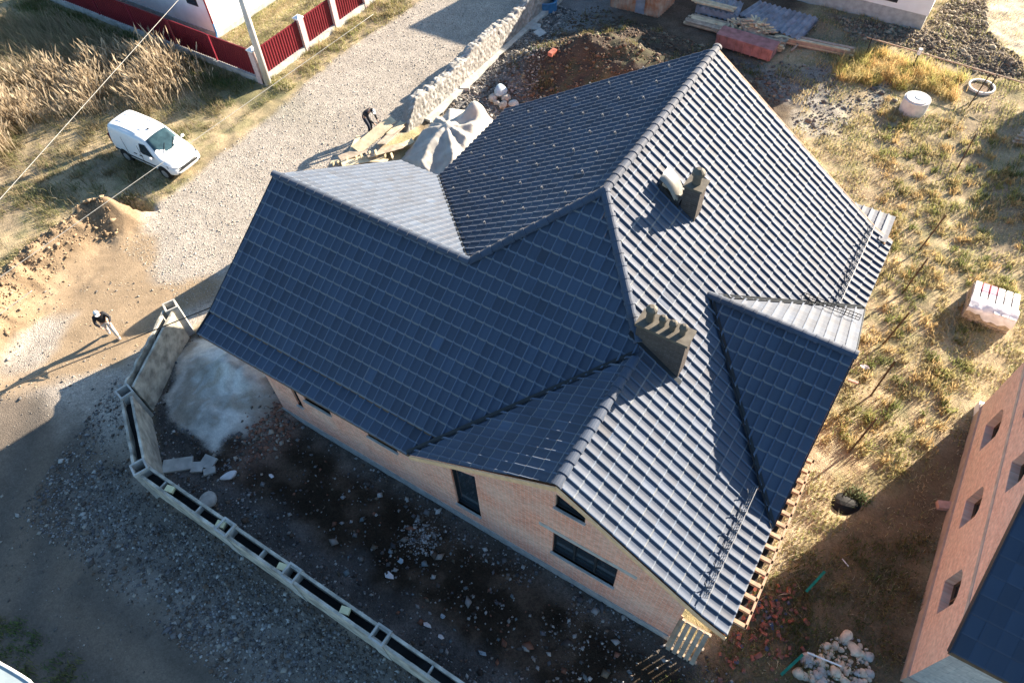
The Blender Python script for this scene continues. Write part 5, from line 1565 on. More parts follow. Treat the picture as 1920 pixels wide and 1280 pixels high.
# rusty sheet metal shed
def build_shed():
    A = at(1140, 10); Bc = at(1236, 38); Cc = at(1263, 5)
    S = thing('metal_shed', 'rusty sheet metal shed cut by the top edge', 'shed', (-2.4, 31.4, 0))
    a = Vector((-3.9, 31.25, 0)); b = Vector((-.9, 31.45, 0)); c = Vector((-.75, 33.4, 0)); d_ = Vector((-3.75, 33.2, 0)); h = 2.2
    def sheet(p, q, nm):
        mb = MB(); L = (q - p).length; u = (q - p) / L; n = Vector((u.y, -u.x, 0)); k = int(L / .06); vs = []
        for i in range(k + 1):
            o = n * (.02 if (i // 2) % 2 else -.02); w = p + u * (L * i / k) + o; vs += [(w.x, w.y, .05), (w.x, w.y, h)]
        mb.add(vs, [(2 * i, 2 * i + 2, 2 * i + 3, 2 * i + 1) for i in range(k)]); mb.build(nm, M['rust'], S)
    sheet(a, b, 'front_sheet'); sheet(b, c, 'side_sheet'); sheet(d_, a, 'side_sheet'); sheet(c, d_, 'back_sheet')
    r = MB(); r.add([a + Vector((-.15, -.15, h + .04)), b + Vector((.15, -.15, h + .04)), c + Vector((.15, .15, h + .3)), d_ + Vector((-.15, .15, h + .3))], [(0, 1, 2, 3)]); r.build('roof', M['rust'], S)
    w = MB(); m_ = a.lerp(b, .62); w.box(m_ + Vector((0, -.045, 1.05)), (.55, .03, 1.9), rz=.067); w.build('door', M['grey_sheet'], S)
build_shed()

# stacks along the top
def corr_sheets():
    S = thing('corrugated_sheets', 'stack of grey corrugated roofing sheets lying near the top edge', 'roofing sheets', (5.0, 34.0, 0))
    pts = [at(1385, 28, .45), at(1500, 76, .45), at(1537, 34, .45), at(1425, 2, .45)]
    a, b, c, d_ = [Vector(p) for p in pts]
    for lay in range(3):
        mb = MB(); vs = []; k = 72
        for i in range(k + 1):
            t_ = i / k; z = .05 * math.sin(t_ * math.pi * 2 * 12) - lay * .09
            off = Vector((random.uniform(-.1, .1), 0, 0)) if i == 0 else off
            p = a.lerp(b, t_) + off; q = d_.lerp(c, t_) + off
            vs += [p + Vector((0, 0, z)), q + Vector((0, 0, z))]
        mb.add(vs, [(2 * i, 2 * i + 2, 2 * i + 3, 2 * i + 1) for i in range(k)]); mb.build('sheet', M['grey_sheet'], S, smooth=True)
    b_ = MB()
    for t_ in (.1, .5, .9): b_.bar(a.lerp(d_, t_) - Vector((0, 0, .36)), b.lerp(c, t_) - Vector((0, 0, .36)), .12, .1)
    b_.build('bearer', M['wood_old'], S)
corr_sheets()
def sheet2():
    a, b, c, d_ = [Vector(at(*p, .5)) for p in ((1305, 12), (1385, 30), (1395, 5), (1320, -15))]
    mb = MB(); vs = []
    for i in range(49):
        t_ = i / 48; z = .05 * math.sin(t_ * math.pi * 16); vs += [a.lerp(b, t_) + Vector((0, 0, z)), d_.lerp(c, t_) + Vector((0, 0, z)), a.lerp(b, t_) + Vector((0, 0, z - .4)), d_.lerp(c, t_) + Vector((0, 0, z - .4))]
    mb.add(vs, [(4 * i, 4 * i + 4, 4 * i + 5, 4 * i + 1) for i in range(48)] + [(4 * i + 2, 4 * i + 6, 4 * i + 4, 4 * i) for i in range(48)])
    tag(mb.build('roofing_stack', M['grey_sheet'], smooth=False), 'second grey roofing stack left of the corrugated sheets at the top edge', 'roofing sheets')
sheet2()
def plank_stack(name, label, a, b, w, lays, z0=0.05, bow=0.0, m_='wood_old', seed=1):
    rg = random.Random(seed); a = Vector(at(*a)); b = Vector(at(*b)); mid = (a + b) / 2
    S = thing(name, label, 'planks', (mid.x, mid.y, 0)); u = (b - a).normalized(); n = Vector((-u.y, u.x, 0)); k = max(1, int(w / .2))
    for z in range(lays):
        for j in range(k):
            mb = MB(); o = n * ((j + .5) / k - .5) * w; s1, s2 = rg.uniform(-.25, .1), rg.uniform(-.1, .25)
            zz = z0 + z * .06 + .05
            mb.bar(a + o + u * s1 + Vector((0, 0, zz + gz(a.x, a.y))), b + o + u * s2 + Vector((0, 0, zz + gz(b.x, b.y))), .19, .045); mb.build('plank', M[m_] if rg.random() < .75 else M['wood_fresh'], S)
plank_stack('plank_stack', 'stack of weathered planks left of the red steel box', (1292, 42), (1362, 60), 1.0, 4, seed=3)
plank_stack('plank_stack', 'long low stack of pinkish beams pointing right from the sawn wood heap', (1465, 78), (1592, 107), .55, 6, seed=4, m_='wood_pink' if 'wood_pink' in M else 'wood_old')
plank_stack('plank_stack', 'few pale boards laid on top behind the weathered planks', (1302, 22), (1368, 38), .5, 2, z0=.6, seed=5, m_='wood_fresh')
def redbox():
    a, b, c = Vector((3.0, 30.35, 0)), Vector((6.15, 30.2, 0)), Vector((6.2, 31.2, 0))
    S = thing('steel_box', 'long faded red steel box lying below the plank stacks', 'steel box', (4.6, 30.7, 0))
    m_ = MB(); m_.box((4.6, 30.75, .42), (3.15, .95, .62), rz=-.03); m_.build('box_body', M['redbox'], S)
    for i in range(7):
        r = MB(); r.box((3.15 + i * .48, 30.26 - i * .014, .42), (.06, .04, .6), rz=-.03); r.build('rib', M['redbox'], S)
    r = MB(); r.box((4.6, 30.75, .745), (3.2, 1.0, .03), rz=-.03); r.build('lid', M['redbox'], S)
redbox()
def sawn_heap():
    c = at(1408, 72); S = thing('firewood_heap', 'heap of loose sawn timber offcuts between the plank stack and the red box', 'wood heap', (c[0], c[1], 0))
    rg = random.Random(8)
    for i in range(95):
        r = abs(rg.gauss(0, .75)); a = rg.uniform(0, 6.28); x = c[0] + r * math.cos(a) * 1.5; y = c[1] + r * math.sin(a) * .7; z = max(.05, .95 - r * .55)
        mb = MB(); plank(mb, (x, y, z + rg.uniform(-.1, .1)), rg.uniform(.5, 1.2), rg.uniform(.06, .14), .04, rg.uniform(0, 3.14), rg.uniform(-.4, .4)); mb.build('offcut', M['wood_fresh'] if rg.random() < .6 else M['wood_old'], S)
    s = MB(); s.rock((c[0], c[1], .2), .95, 3, .7, 1, .1); s.build('heap_core', M['wood_old'], S)
sawn_heap()
plank_stack('plank_stack', 'short stack of cut beams right of the sawn offcut heap', (1425, 85), (1462, 93), .7, 8, seed=12)

# rail fence at the top right
a = Vector(at(1625, 70, 1.0)); bfar = Vector(at(1990, 176, 1.0))
F = thing('rail_fence', 'single rusty rail on thin posts crossing the upper right corner', 'fence', (a.x, a.y, 0))
s = MB(); s.tube([a, bfar], .035, 6); s.build('rail', M['rail'] if 'rail' in M else M['wood_old'], F)
for t_ in (0.03, .29, .69, .98):
    p = a.lerp(bfar, t_); s = MB(); s.bar((p.x, p.y, -.2), (p.x, p.y, 1.05), .06, .06); s.build('post', M['dark'], F)
p = a.lerp(bfar, .29); s = MB(); s.tube([(p.x, p.y, .9), (p.x, p.y, 1.2)], .1, 10); s.build('post_cap', M['white'], F)

# concrete well rings
def ring(px, py, r, h, label, lid):
    p = at(px, py); z0 = gz(p[0], p[1]) - .05
    S = thing('well_ring', label, 'well ring', (p[0], p[1], z0)); n = 28; mb = MB(); ri = r - .09
    o = [(r * math.cos(2 * math.pi * i / n), r * math.sin(2 * math.pi * i / n)) for i in range(n)]; q = [(ri * math.cos(2 * math.pi * i / n), ri * math.sin(2 * math.pi * i / n)) for i in range(n)]
    mb.add([(x, y, 0) for x, y in o] + [(x, y, h) for x, y in o] + [(x, y, h) for x, y in q] + [(x, y, 0) for x, y in q], [(i, (i + 1) % n, n + (i + 1) % n, n + i) for i in range(n)] + [(n + i, n + (i + 1) % n, 2 * n + (i + 1) % n, 2 * n + i) for i in range(n)] + [(2 * n + i, 2 * n + (i + 1) % n, 3 * n + (i + 1) % n, 3 * n + i) for i in range(n)])
    mb.build('ring_body', M['concrete_light'], S, local=True)
    if lid:
        l = MB(); l.tube([(0, 0, h - .12), (0, 0, h + .02)], r - .005, n); l.tube([(0, 0, h + .021), (0, 0, h + .07)], r * .86, n); ld = l.build('lid', M['concrete_light'], S, local=True)
        l = MB(); l.tube([(.1, .05, h + .071), (.1, .05, h + .09)], r * .42, 20); l.build('hatch', M['hatch_blue'], ld, local=True)
    else:
        l = MB(); l.tube([(0, 0, .02), (0, 0, h * .55)], ri - .01, n); l.build('soil_fill', M['deck'], S, local=True)
M['concrete_light'] = mat('pale_concrete', (0.60, 0.58, 0.55), var=.12, scale=4, bump=.2)
M['hatch_blue'] = mat('grey_hatch', (0.35, 0.42, 0.46), var=.2)
ring(1710, 207, .62, .72, 'tall pale concrete well ring with a lid in the right hand grass', True)
ring(1839, 166, .64, .22, 'low open concrete well ring full of soil under the rusty rail', False)

# stakes along the east boundary
lab = ['behind the low open well ring', 'left of the right edge shade', 'level with the porch roof corner', 'beside the glaring roof eave', 'beside the end of the side gable ridge', 'beside the deep blue gable slope', 'nearest the bare rafter ends']
SK = [((1812, 205), (1872, 128)), ((1792, 322), (1848, 190)), ((1722, 470), (1775, 402)), ((1690, 552), (1742, 482)), ((1655, 645), (1706, 585)), ((1632, 742), (1679, 676)), ((1590, 850), (1644, 784))]
for (bp, tp_), l_ in zip(SK, lab):
    b0 = Vector(at(*bp)); best = None
    for h in np.arange(.8, 2.6, .02):
        pass
    top = Vector(at(tp_[0], tp_[1], 1.75)); b0.z = gz(b0.x, b0.y) - .2
    lean = top - Vector((b0.x, b0.y, 1.75))
    if lean.length > .55: lean = lean.normalized() * .55; top = Vector((b0.x, b0.y, 1.75)) + lean
    tag(MB().bar(b0, top, .055, .055).build('wooden_stake', M['wood_dark'] if 'wood_dark' in M else M['wood_old']), 'thin brown stake in the right hand grass ' + l_, 'stake', 'stakes along the plot boundary')

# pallet of wrapped bricks
def brick_pallet():
    c = Vector((19.25, 18.0, 0)); S = thing('brick_pallet', 'pallet of bricks half wrapped in white printed film on the grass', 'brick pallet', (c.x, c.y, gz(c.x, c.y))); S.scale = (.88, .88, .88)
    rz = R(2); rot = Matrix.Rotation(rz, 3, 'Z')
    def bx(nm, cx, cy, cz, dx, dy, dz, m_, jit=0):
        q = rot @ Vector((cx, cy, cz)); s = MB(); s.box(q, (dx, dy, dz), rz=rz + jit); return s.build(nm, m_, S, local=True)
    for i in range(3): bx('pallet_runner', 0, -.75 + .75 * i, .06, 1.9, .1, .1, M['wood_old'])
    for i in range(7): bx('pallet_board', -.85 + .283 * i, 0, .125, .2, 1.75, .025, M['wood_old'])
    lo = bx('brick_layer', 0, 0, .14 + .29, 1.85, 1.65, .56, M['brick_stack'])
    rg = random.Random(4)
    for i in range(6):
        for j in range(3):
            if j == 0 and i < 3: continue
            bx('brick_bundle', -.78 + .31 * i, -.56 + .55 * j, .72 + .10, .245, .51, .2, M['film'] if not (j == 2 and i in (1, 2)) else M['pink_film'], rg.uniform(-.015, .015))
    for i in range(5): bx('loose_brick', -.78 + .2 * i, -.6 + rg.uniform(-.05, .05), .77, .17, .27, .1, M['brick_stack'], rg.uniform(-.3, .3))
    n = 14; vs = []; fs = []
    for i in range(n + 1):
        for j in range(7):
            u = -.95 + 1.9 * i / n; t_ = j / 6
            w = .03 * math.sin(i * 1.7 + j) + .02 * math.sin(j * 2.2 + i * .6)
            if t_ < .5: p = Vector((u, -.84 + .5 * t_ * 1.2 - .3, .0)); 
            y = [-.88, -.87, -.86, -.80, -.6, -.4, -.22][j]; z = [.42, .55, .7, .86, .97, .99, .97][j]
            if i < 5 and j < 3: z += .18
            vs.append(rot @ Vector((u, y + w, z + w)))
    for i in range(n):
        for j in range(6): fs.append((i * 7 + j, (i + 1) * 7 + j, (i + 1) * 7 + j + 1, i * 7 + j + 1))
    s = MB().add(vs, fs).build('torn_film', M['film'], S, smooth=True, local=True)
M['brick_stack'] = mat('stacked_brick', (0.36, 0.29, 0.21), var=.45, scale=9, bump=.3)
brick_pallet()
# grey stack at right edge
p = at(1912, 262); s = thing('plank_stack', 'pale cut planks poking in at the right edge', 'planks', (p[0], p[1], 0))
for i in range(6):
    q = MB(); q.bar((p[0] - .3 + .05 * i, p[1] - .5 + .18 * i, .12 + .07 * (i % 3)), (p[0] + 1.6, p[1] + .1 + .18 * i, .12 + .07 * (i % 3)), .17, .05); q.build('plank', M['wood_old'], s)

# pallet leaning at the front corner of the house
def leaning_pallet():
    S = thing('wood_pallet', 'grey slatted wooden pallet leaning against the front corner of the brick house', 'pallet', (14.25, .35, 0))
    a0 = Vector((13.8, .28, .02)); a1 = Vector((14.72, .28, .02)); up = Vector((0, .62, 1.15)); L = 1.32; u = up.normalized(); n = Vector((0, -u.z, u.y))
    for i in range(5):
        b = a0.lerp(a1, (i + .35) / 5.0); s = MB(); s.bar(b + n * .06, b + u * L + n * .06, .13, .025); s.build('slat', M['wood_old'], S)
    for t_ in (.05, .5, .95):
        s = MB(); s.bar(a0 + u * L * t_ - (a1 - a0) * .02, a1 + u * L * t_, .09, .085); s.build('bearer', M['wood_old'], S)
    s = MB(); s.bar(a0 + u * (L * .1) + n * .09 - Vector((.0, 0, 0)), a0 + u * (L + .15) + n * .09, .1, .03); s.build('loose_board', M['wood'], S)
leaning_pallet()

# slabs, bag, round stone in the yard
for px, py, dx, dy, rz, lab_ in ((335, 873, 1.02, .5, 40, 'large grey concrete slab lying inside the bend of the block wall'), (372, 877, .42, .4, 35, 'small grey slab right of the large one'), (392, 868, .5, .45, 10, 'broken slab with a pointed pale corner right of the small one'), (395, 885, .4, .25, 50, 'thin slab offcut below the pointed one')):
    p = at(px, py); s = MB(); s.box((p[0], p[1], gz(p[0], p[1]) + .07), (dx, dy, .09), mtx=Matrix.Rotation(R(rz), 3, 'Z') @ Matrix.Rotation(random.uniform(-.08, .08), 3, 'X')); tag(s.build('concrete_slab', M['concrete']), lab_, 'slab')
p = at(391, 939); s = MB(); s.rock((p[0], p[1], gz(p[0], p[1]) + .1), .27, 5, .6, 2, .2); tag(s.build('boulder', M['river_grey'], smooth=True), 'round bluish grey boulder beside the long block wall', 'boulder')
p = at(428, 897); s = MB(); s.rock((p[0], p[1], gz(p[0], p[1]) + .07), .2, 15, .5, 2, .8); tag(s.build('crumpled_bag', M['film']), 'crumpled white bag on the dark yard soil right of the slabs', 'bag')
scr = [(510, 893, 'white scrap of paper in the yard nearest the crumpled bag'), (752, 1053, 'light blue scrap by the heap of white chips'), (731, 1082, 'long white scrap of foil in the dark yard'), (802, 1173, 'pale scrap near the block wall in the middle of the yard'), (905, 1225, 'pale blue scrap near the lower end of the yard'), (830, 1157, 'greyish board scrap in the lower yard'), (828, 1193, 'white scrap beside the lower block wall'), (1620, 690, 'bright white sheet on the grass beside the side gable'), (1597, 718, 'pinkish brick lying below the white sheet'), (1770, 950, 'single pink brick block in the shade of the neighbouring house'), (1840, 777, 'white box at the base of the neighbouring wall corner'), (1375, 228, 'red scrap on the ground')]
for i, (px, py, lab_) in enumerate(scr[:-1]):
    p = at(px, py); z = gz(p[0], p[1]); s = MB(); rg = random.Random(i * 5)
    if i in (8, 9): s.box((p[0], p[1], z + .1), (.5, .26, .2) if i == 9 else (.36, .1, .07), rz=.4 if i == 9 else 0.1); m_ = M['pink_block']
    elif i == 10: s.box((p[0], p[1], z + .2), (.5, .5, .4), rz=.1); m_ = M['white']
    else:
        k = 6; vs = []
        for a in range(k):
            r = rg.uniform(.06, .15) * (1.6 if i in (2, 7) else 1); vs.append((p[0] + r * math.cos(a * 6.28 / k), p[1] + .6 * r * math.sin(a * 6.28 / k), z + .04 + rg.uniform(0, .1)))
        s.add(vs + [(p[0], p[1], z + .12)], [(a, (a + 1) % k, k) for a in range(k)]); m_ = M['film'] if i not in (1, 4, 5) else M['bag_blue']
    tag(s.build('brick_block' if i in (8, 9) else ('white_box' if i == 10 else 'scrap'), m_), lab_, 'brick' if i in (8, 9) else ('box' if i == 10 else 'litter'))

# green posts on the ground in the shade
for px0, py0, px1, py1, lab_ in ((1512, 1108, 1547, 1070, 'upper green metal post lying in the shade right of the rafters'), (1465, 1264, 1506, 1226, 'lower green metal post lying beside the river stones')):
    a = at(px0, py0, .15); b = at(px1, py1, .25); tag(MB().bar((a[0], a[1], .12), (b[0], b[1], .22), .08, .05).build('green_post', M['green']), lab_, 'post')
a = at(1508, 1227); b = at(1572, 1252); tag(MB().tube([(a[0], a[1], .3), (b[0], b[1], .25)], .025, 6).build('white_pipe', M['white']), 'thin white pipe lying on the river stones', 'pipe')
a = at(1578, 1048); b = at(1590, 1062); tag(MB().tube([(a[0], a[1], .05), (b[0], b[1], .05)], .02, 6).build('white_stick', M['white']), 'short white stick in the shaded grass', 'stick')
p = at(1588, 940); s = MB(); s.rock((p[0], p[1], gz(p[0], p[1]) + .12), .36, 23, .6, 2, .5); tag(s.build('black_sack', M['black']), 'crumpled black sack under a small bush beside the rafters', 'sack')

# river stones
st_ = None; rg = random.Random(17); proto = []
for k in range(6):
    proto.append(MB().rock((0, 0, 0), .15, 100 + k, .68, 2, .42))
poly = wpoly([(1495, 1262), (1516, 1228), (1545, 1207), (1578, 1190), (1612, 1198), (1630, 1225), (1636, 1262), (1625, 1300), (1520, 1310)])
cnt = 0; meshes = []
for k, mb in enumerate(proto):
    o = mb.build('river_stone', M['river_grey'] if k % 3 == 2 else M['river'], smooth=True); meshes.append(o); tag(o, 'smooth pale river stone lying in the heap in the lower right corner', 'stone', 'river stones in the lower right heap')
pts_ = []
x0, y0 = poly.min(0); x1, y1 = poly.max(0)
while len(pts_) < 120:
    x, y = rg.uniform(x0, x1), rg.uniform(y0, y1)
    if sdist(poly, np.array([x]), np.array([y]))[0] > 0 and all((x - a) ** 2 + (y - b) ** 2 > .014 for a, b, _ in pts_ if _ == 0 or True): pts_.append((x, y, 0))
    cnt += 1
    if cnt > 6000: break
for i, (x, y, _) in enumerate(pts_):
    o = meshes[i] if i < 6 else meshes[i % 6].copy()
    if i >= 6: COL.objects.link(o)
    sc = rg.choice((.28, .35, .42, .5, .55, .65, .8, 1.15)); o.scale = (sc, sc * rg.uniform(.8, 1.1), sc); o.rotation_euler = (rg.uniform(-.3, .3), rg.uniform(-.3, .3), rg.uniform(0, 6)); o.location = (x, y, gz(x, y) + .03 * sc + .03 * rg.random())

# broken red bricks beside the eave
meshes = []
for k in range(5):
    s = MB(); rr = random.Random(k); s.box((0, 0, 0), (.19 * rr.uniform(.4, 1), .1 * rr.uniform(.6, 1), .055)); o = s.build('broken_brick', M['redbrick'] if k in (0, 2) else (M['slate'] if k == 3 else M['dullbrick']), None); tag(o, 'broken brick or tile piece scattered below the bare rafter ends', 'brick piece', 'broken bricks below the rafter ends'); meshes.append(o)
for i in range(140):
    if i < 95: c = at(1440 + rg.gauss(0, 28), 1150 + rg.gauss(0, 38))
    else: c = at(1410 + rg.gauss(0, 60), 1210 + rg.gauss(0, 45))
    x, y = c[0], c[1]
    if x < 15.2 and y > .2: x = 15.2 + rg.uniform(0, .5)
    o = meshes[i] if i < 5 else meshes[i % 5].copy()
    if i >= 5: COL.objects.link(o)
    s_ = rg.uniform(.7, 1.25); o.scale = (s_, s_, s_); o.rotation_euler = (rg.uniform(-.6, .6), rg.uniform(-.6, .6), rg.uniform(0, 6.3)); o.location = (x, y, gz(x, y) + .05)

# grey sheet at the bottom left corner
def corner_roof():
    pts = [at(px, py, 2.2) for px, py in ((-40, 1215), (0, 1243), (20, 1254), (40, 1266), (55, 1276), (62, 1284), (80, 1330), (-60, 1330))]
    S = thing('canopy', 'pale grey rounded canopy edge in the bottom left corner', 'canopy', (pts[2][0], pts[2][1], 0))
    mb = MB(); n = len(pts); mb.add([(p[0], p[1], 2.2) for p in pts] + [(p[0], p[1], 2.12) for p in pts], [tuple(range(n)), tuple(range(2 * n - 1, n - 1, -1))] + [(i, n + i, n + (i + 1) % n, (i + 1) % n) for i in range(n)])
    mb.build('canopy_sheet', M['canopy'], S)
    e = MB(); e.tube([(p[0], p[1], 2.2) for p in pts[:7]], .04, 6); e.build('edge_tube', M['canopy_edge'], S)
    q = MB(); c = pts[2]; q.tube([(c[0] - .6, c[1] - .6, -.2), (c[0] - .6, c[1] - .6, 2.12)], .05, 8); q.build('leg', M['metal'], S)
M['canopy'] = mat('canopy_grey', (0.30, 0.36, 0.38), var=.1, scale=3)
M['canopy_edge'] = mat('canopy_edge', (0.55, 0.57, 0.57), var=.1)
corner_roof()

# ------------------------------------------------------------------ loose stones, grass, reeds
M['loose'] = vattr_mat('loose_stone')
M['blade'] = vattr_mat('grass_blade', .8, .2, .45)

def stones(name, X, Y, size, cols, jit=0.25, sink=0.3, seed=0, label=None):
    rg = np.random.default_rng(seed); n = len(X)
    if name in ('yard_stones', 'yard_rubbish'):
        k_ = terrain_color(X, Y)[1] != 7; X, Y, size = X[k_], Y[k_], size[k_]; n = len(X)
    Z = height(X, Y)
    base = np.array([[1, 0, 0], [0, 1, 0], [-1, 0, 0], [0, -1, 0], [.1, .1, 1], [-.1, 0, -1]], float)
    v = base[None] * (1 + rg.uniform(-.35, .35, (n, 6, 1)))
    v = v * size[:, None, None] * np.stack([rg.uniform(.7, 1.3, n), rg.uniform(.6, 1.1, n), rg.uniform(.45, .8, n)], -1)[:, None, :]
    a = rg.uniform(0, 6.28, n); c, s_ = np.cos(a)[:, None], np.sin(a)[:, None]
    x = v[..., 0] * c - v[..., 1] * s_; y = v[..., 0] * s_ + v[..., 1] * c
    v = np.stack([x + X[:, None], y + Y[:, None], v[..., 2] + (Z + size * (.5 - sink))[:, None]], -1).reshape(-1, 3)
    t = np.array([[0, 1, 4], [1, 2, 4], [2, 3, 4], [3, 0, 4], [1, 0, 5], [2, 1, 5], [3, 2, 5], [0, 3, 5]])
    f = (np.arange(n)[:, None, None] * 6 + t[None]).reshape(-1)
    cols = np.asarray(cols, float); ci = cols[rg.integers(0, len(cols), n)] * rg.uniform(1 - jit, 1 + jit, (n, 1))
    cc = np.repeat(np.concatenate([ci, np.ones((n, 1))], 1), 6, 0)
    o = np_mesh(name, v, f, np.full(n * 8, 3), M['loose'], attrs={'Col': ('FLOAT_COLOR', cc)})
    o['kind'] = 'stuff'
    return o

def rand_in(poly, n, seed):
    rg = np.random.default_rng(seed); x0, y0 = poly.min(0); x1, y1 = poly.max(0)
    X = rg.uniform(x0, x1, n * 4); Y = rg.uniform(y0, y1, n * 4); k = sdist(poly, X, Y) > 0
    return X[k][:n], Y[k][:n]
rgs = np.random.default_rng(99)
GREY = [(.17, .16, .15), (.12, .115, .11), (.26, .245, .22), (.15, .125, .105), (.09, .087, .085)]
WARM = [(.41, .37, .31), (.34, .31, .26), (.47, .43, .38), (.30, .25, .2), (.38, .34, .31)]
DARKG = [(.15, .15, .155), (.10, .10, .11), (.24, .24, .24), (.12, .09, .07), (.32, .32, .31), (.08, .07, .065)]
def lognorm(n, med, sg, lo, hi): return np.clip(med * np.exp(rgs.normal(0, sg, n)), lo, hi)
# lit upper road
X, Y = rand_in(np.array([[-17.5, 17], [-9.5, 3], [-14.0, 3.0], [-18, 9], [-15, 33], [-7.3, 34], [-7.3, 12], [-8, 3]][:0] or [[-13.5, 3.0], [-7.2, 2.0], [-7.4, 34.0], [-15.5, 33.0], [-15.2, 18.0], [-15.0, 9.0]]), 42000, 1)
k = sdist(P_ROAD, X, Y) > -.15; X, Y = X[k], Y[k]
stones('road_gravel', X, Y, lognorm(len(X), .016, .45, .009, .06), WARM, seed=1)
# left tongue of gravel and lower road
X, Y = rand_in(np.array([[-30, -16], [12, -16], [12, -4.3], [-3, -4.3], [-6, -2.3], [-7.6, 1.0], [-10, 3], [-18, -2]]), 26000, 2)
dens = fbm(X * .5, Y * .5, 91, 3); edge = np.exp(-((Y + 5.2 + (X + 3) * -.02) / 1.3) ** 2) * (X > -6)
k = rgs.uniform(0, 1, len(X)) < np.clip(.12 + 1.4 * (dens - .5) + edge, 0.05, 1); X, Y = X[k], Y[k]
stones('lower_road_gravel', X, Y, lognorm(len(X), .025, .5, .012, .11), GREY, seed=2)
X, Y = rand_in(np.array([[-6.5, -7.2], [12, -7.4], [12, -4.25], [-3, -4.25], [-5.8, -2.5], [-7.4, .4], [-8.2, -1.5]]), 15000, 3)
k = rgs.uniform(0, 1, len(X)) < np.clip(1.25 - np.abs(Y + 5.3) / 2.2 + (fbm(X * .8, Y * .8, 92, 3) - .5) * 2.2, .03, 1) ; X, Y = X[k], Y[k]
stones('wall_side_gravel', X, Y, lognorm(len(X), .036, .45, .015, .12), GREY + DARKG, seed=3)
# yard
X, Y = rand_in(P_YARD, 14000, 4)
k = rgs.uniform(0, 1, len(X)) < np.clip(.28 + 1.6 * (fbm(X * .7, Y * .7, 93, 4) - .5) + .5 * (Y < -2.9) + .35 * ((Y > -.4) & (X > 4)) + .3 * (X < -1), .04, 1); X, Y = X[k], Y[k]
stones('yard_stones', X, Y, lognorm(len(X), .028, .6, .012, .16), DARKG, jit=.5, seed=4)
c = at(790, 1008); X = c[0] + rgs.normal(0, .32, 260); Y = c[1] + rgs.normal(0, .3, 260)
stones('white_chippings', X, Y, lognorm(260, .03, .5, .015, .08), [(.42, .42, .42), (.3, .3, .3), (.2, .2, .2)], seed=5)
X = 6.0 + rgs.normal(0, 4.5, 240); Y = -1.6 + rgs.normal(0, 1.2, 240); k = (Y > -3.7) & (Y < .4); X, Y = X[k], Y[k]
stones('yard_rubbish', X, Y, lognorm(len(X), .055, .5, .03, .16), [(.24, .22, .2), (.34, .34, .34), (.16, .2, .22), (.2, .1, .07), (.13, .11, .085)], seed=6)
X = -1.25 + rgs.normal(0, .35, 420); Y = -.3 + rgs.normal(0, .8, 420)
stones('brick_rubble', X, Y, lognorm(420, .06, .4, .03, .14), [(.30, .15, .10), (.22, .12, .09), (.35, .3, .25), (.15, .13, .11)], seed=7)
# north side rubble
X, Y = rand_in(np.array([[-6.7, 17], [-3.6, 17], [-2.5, 20], [-4.0, 24], [-5.5, 30], [-6.7, 30]]), 6500, 8)
stones('north_rubble', X, Y, lognorm(len(X), .04, .5, .015, .16), GREY + [(.4, .36, .32)], seed=8)
X, Y = rand_in(np.array([[-6, 20], [7, 19], [8, 29], [-5, 31]]), 6000, 9)
stones('soil_clods', X, Y, lognorm(len(X), .05, .5, .02, .2), [(.12, .08, .055), (.16, .11, .08), (.09, .065, .05), (.2, .17, .12)], seed=9)
# clods of sand on the bank
X = []; Y = []
for a, b in zip(BERM[:-1], BERM[1:]):
    n = 230; t_ = rgs.uniform(0, 1, n); e = b - a; nn = np.array([-e[1], e[0]]) / np.hypot(*e); o = np.abs(rgs.normal(0, .6, n)) - .15
    X.append(a[0] + e[0] * t_ + nn[0] * o); Y.append(a[1] + e[1] * t_ + nn[1] * o)
X = np.concatenate(X); Y = np.concatenate(Y)
stones('sand_clods', X, Y, lognorm(len(X), .035, .6, .012, .17), [(.27, .19, .12), (.21, .15, .095), (.31, .23, .15)], jit=.25, seed=10)
X, Y = rand_in(P_TAN, 2600, 11)
stones('track_grit', X, Y, lognorm(len(X), .010, .55, .006, .05), [(.45, .35, .24), (.35, .28, .2), (.5, .44, .36)], seed=11)
X, Y = rand_in(P_MUDTR, 4000, 12)
stones('mud_clods', X, Y, lognorm(len(X), .06, .5, .03, .22), [(.20, .16, .12), (.14, .11, .09), (.28, .24, .18)], seed=12)
X, Y = rand_in(P_GREY2, 500, 13); X1, Y1 = rand_in(P_GREY1, 500, 14); X = np.concatenate([X, X1]); Y = np.concatenate([Y, Y1])
stones('slab_chips', X, Y, lognorm(len(X), .04, .6, .015, .2), GREY, seed=13)

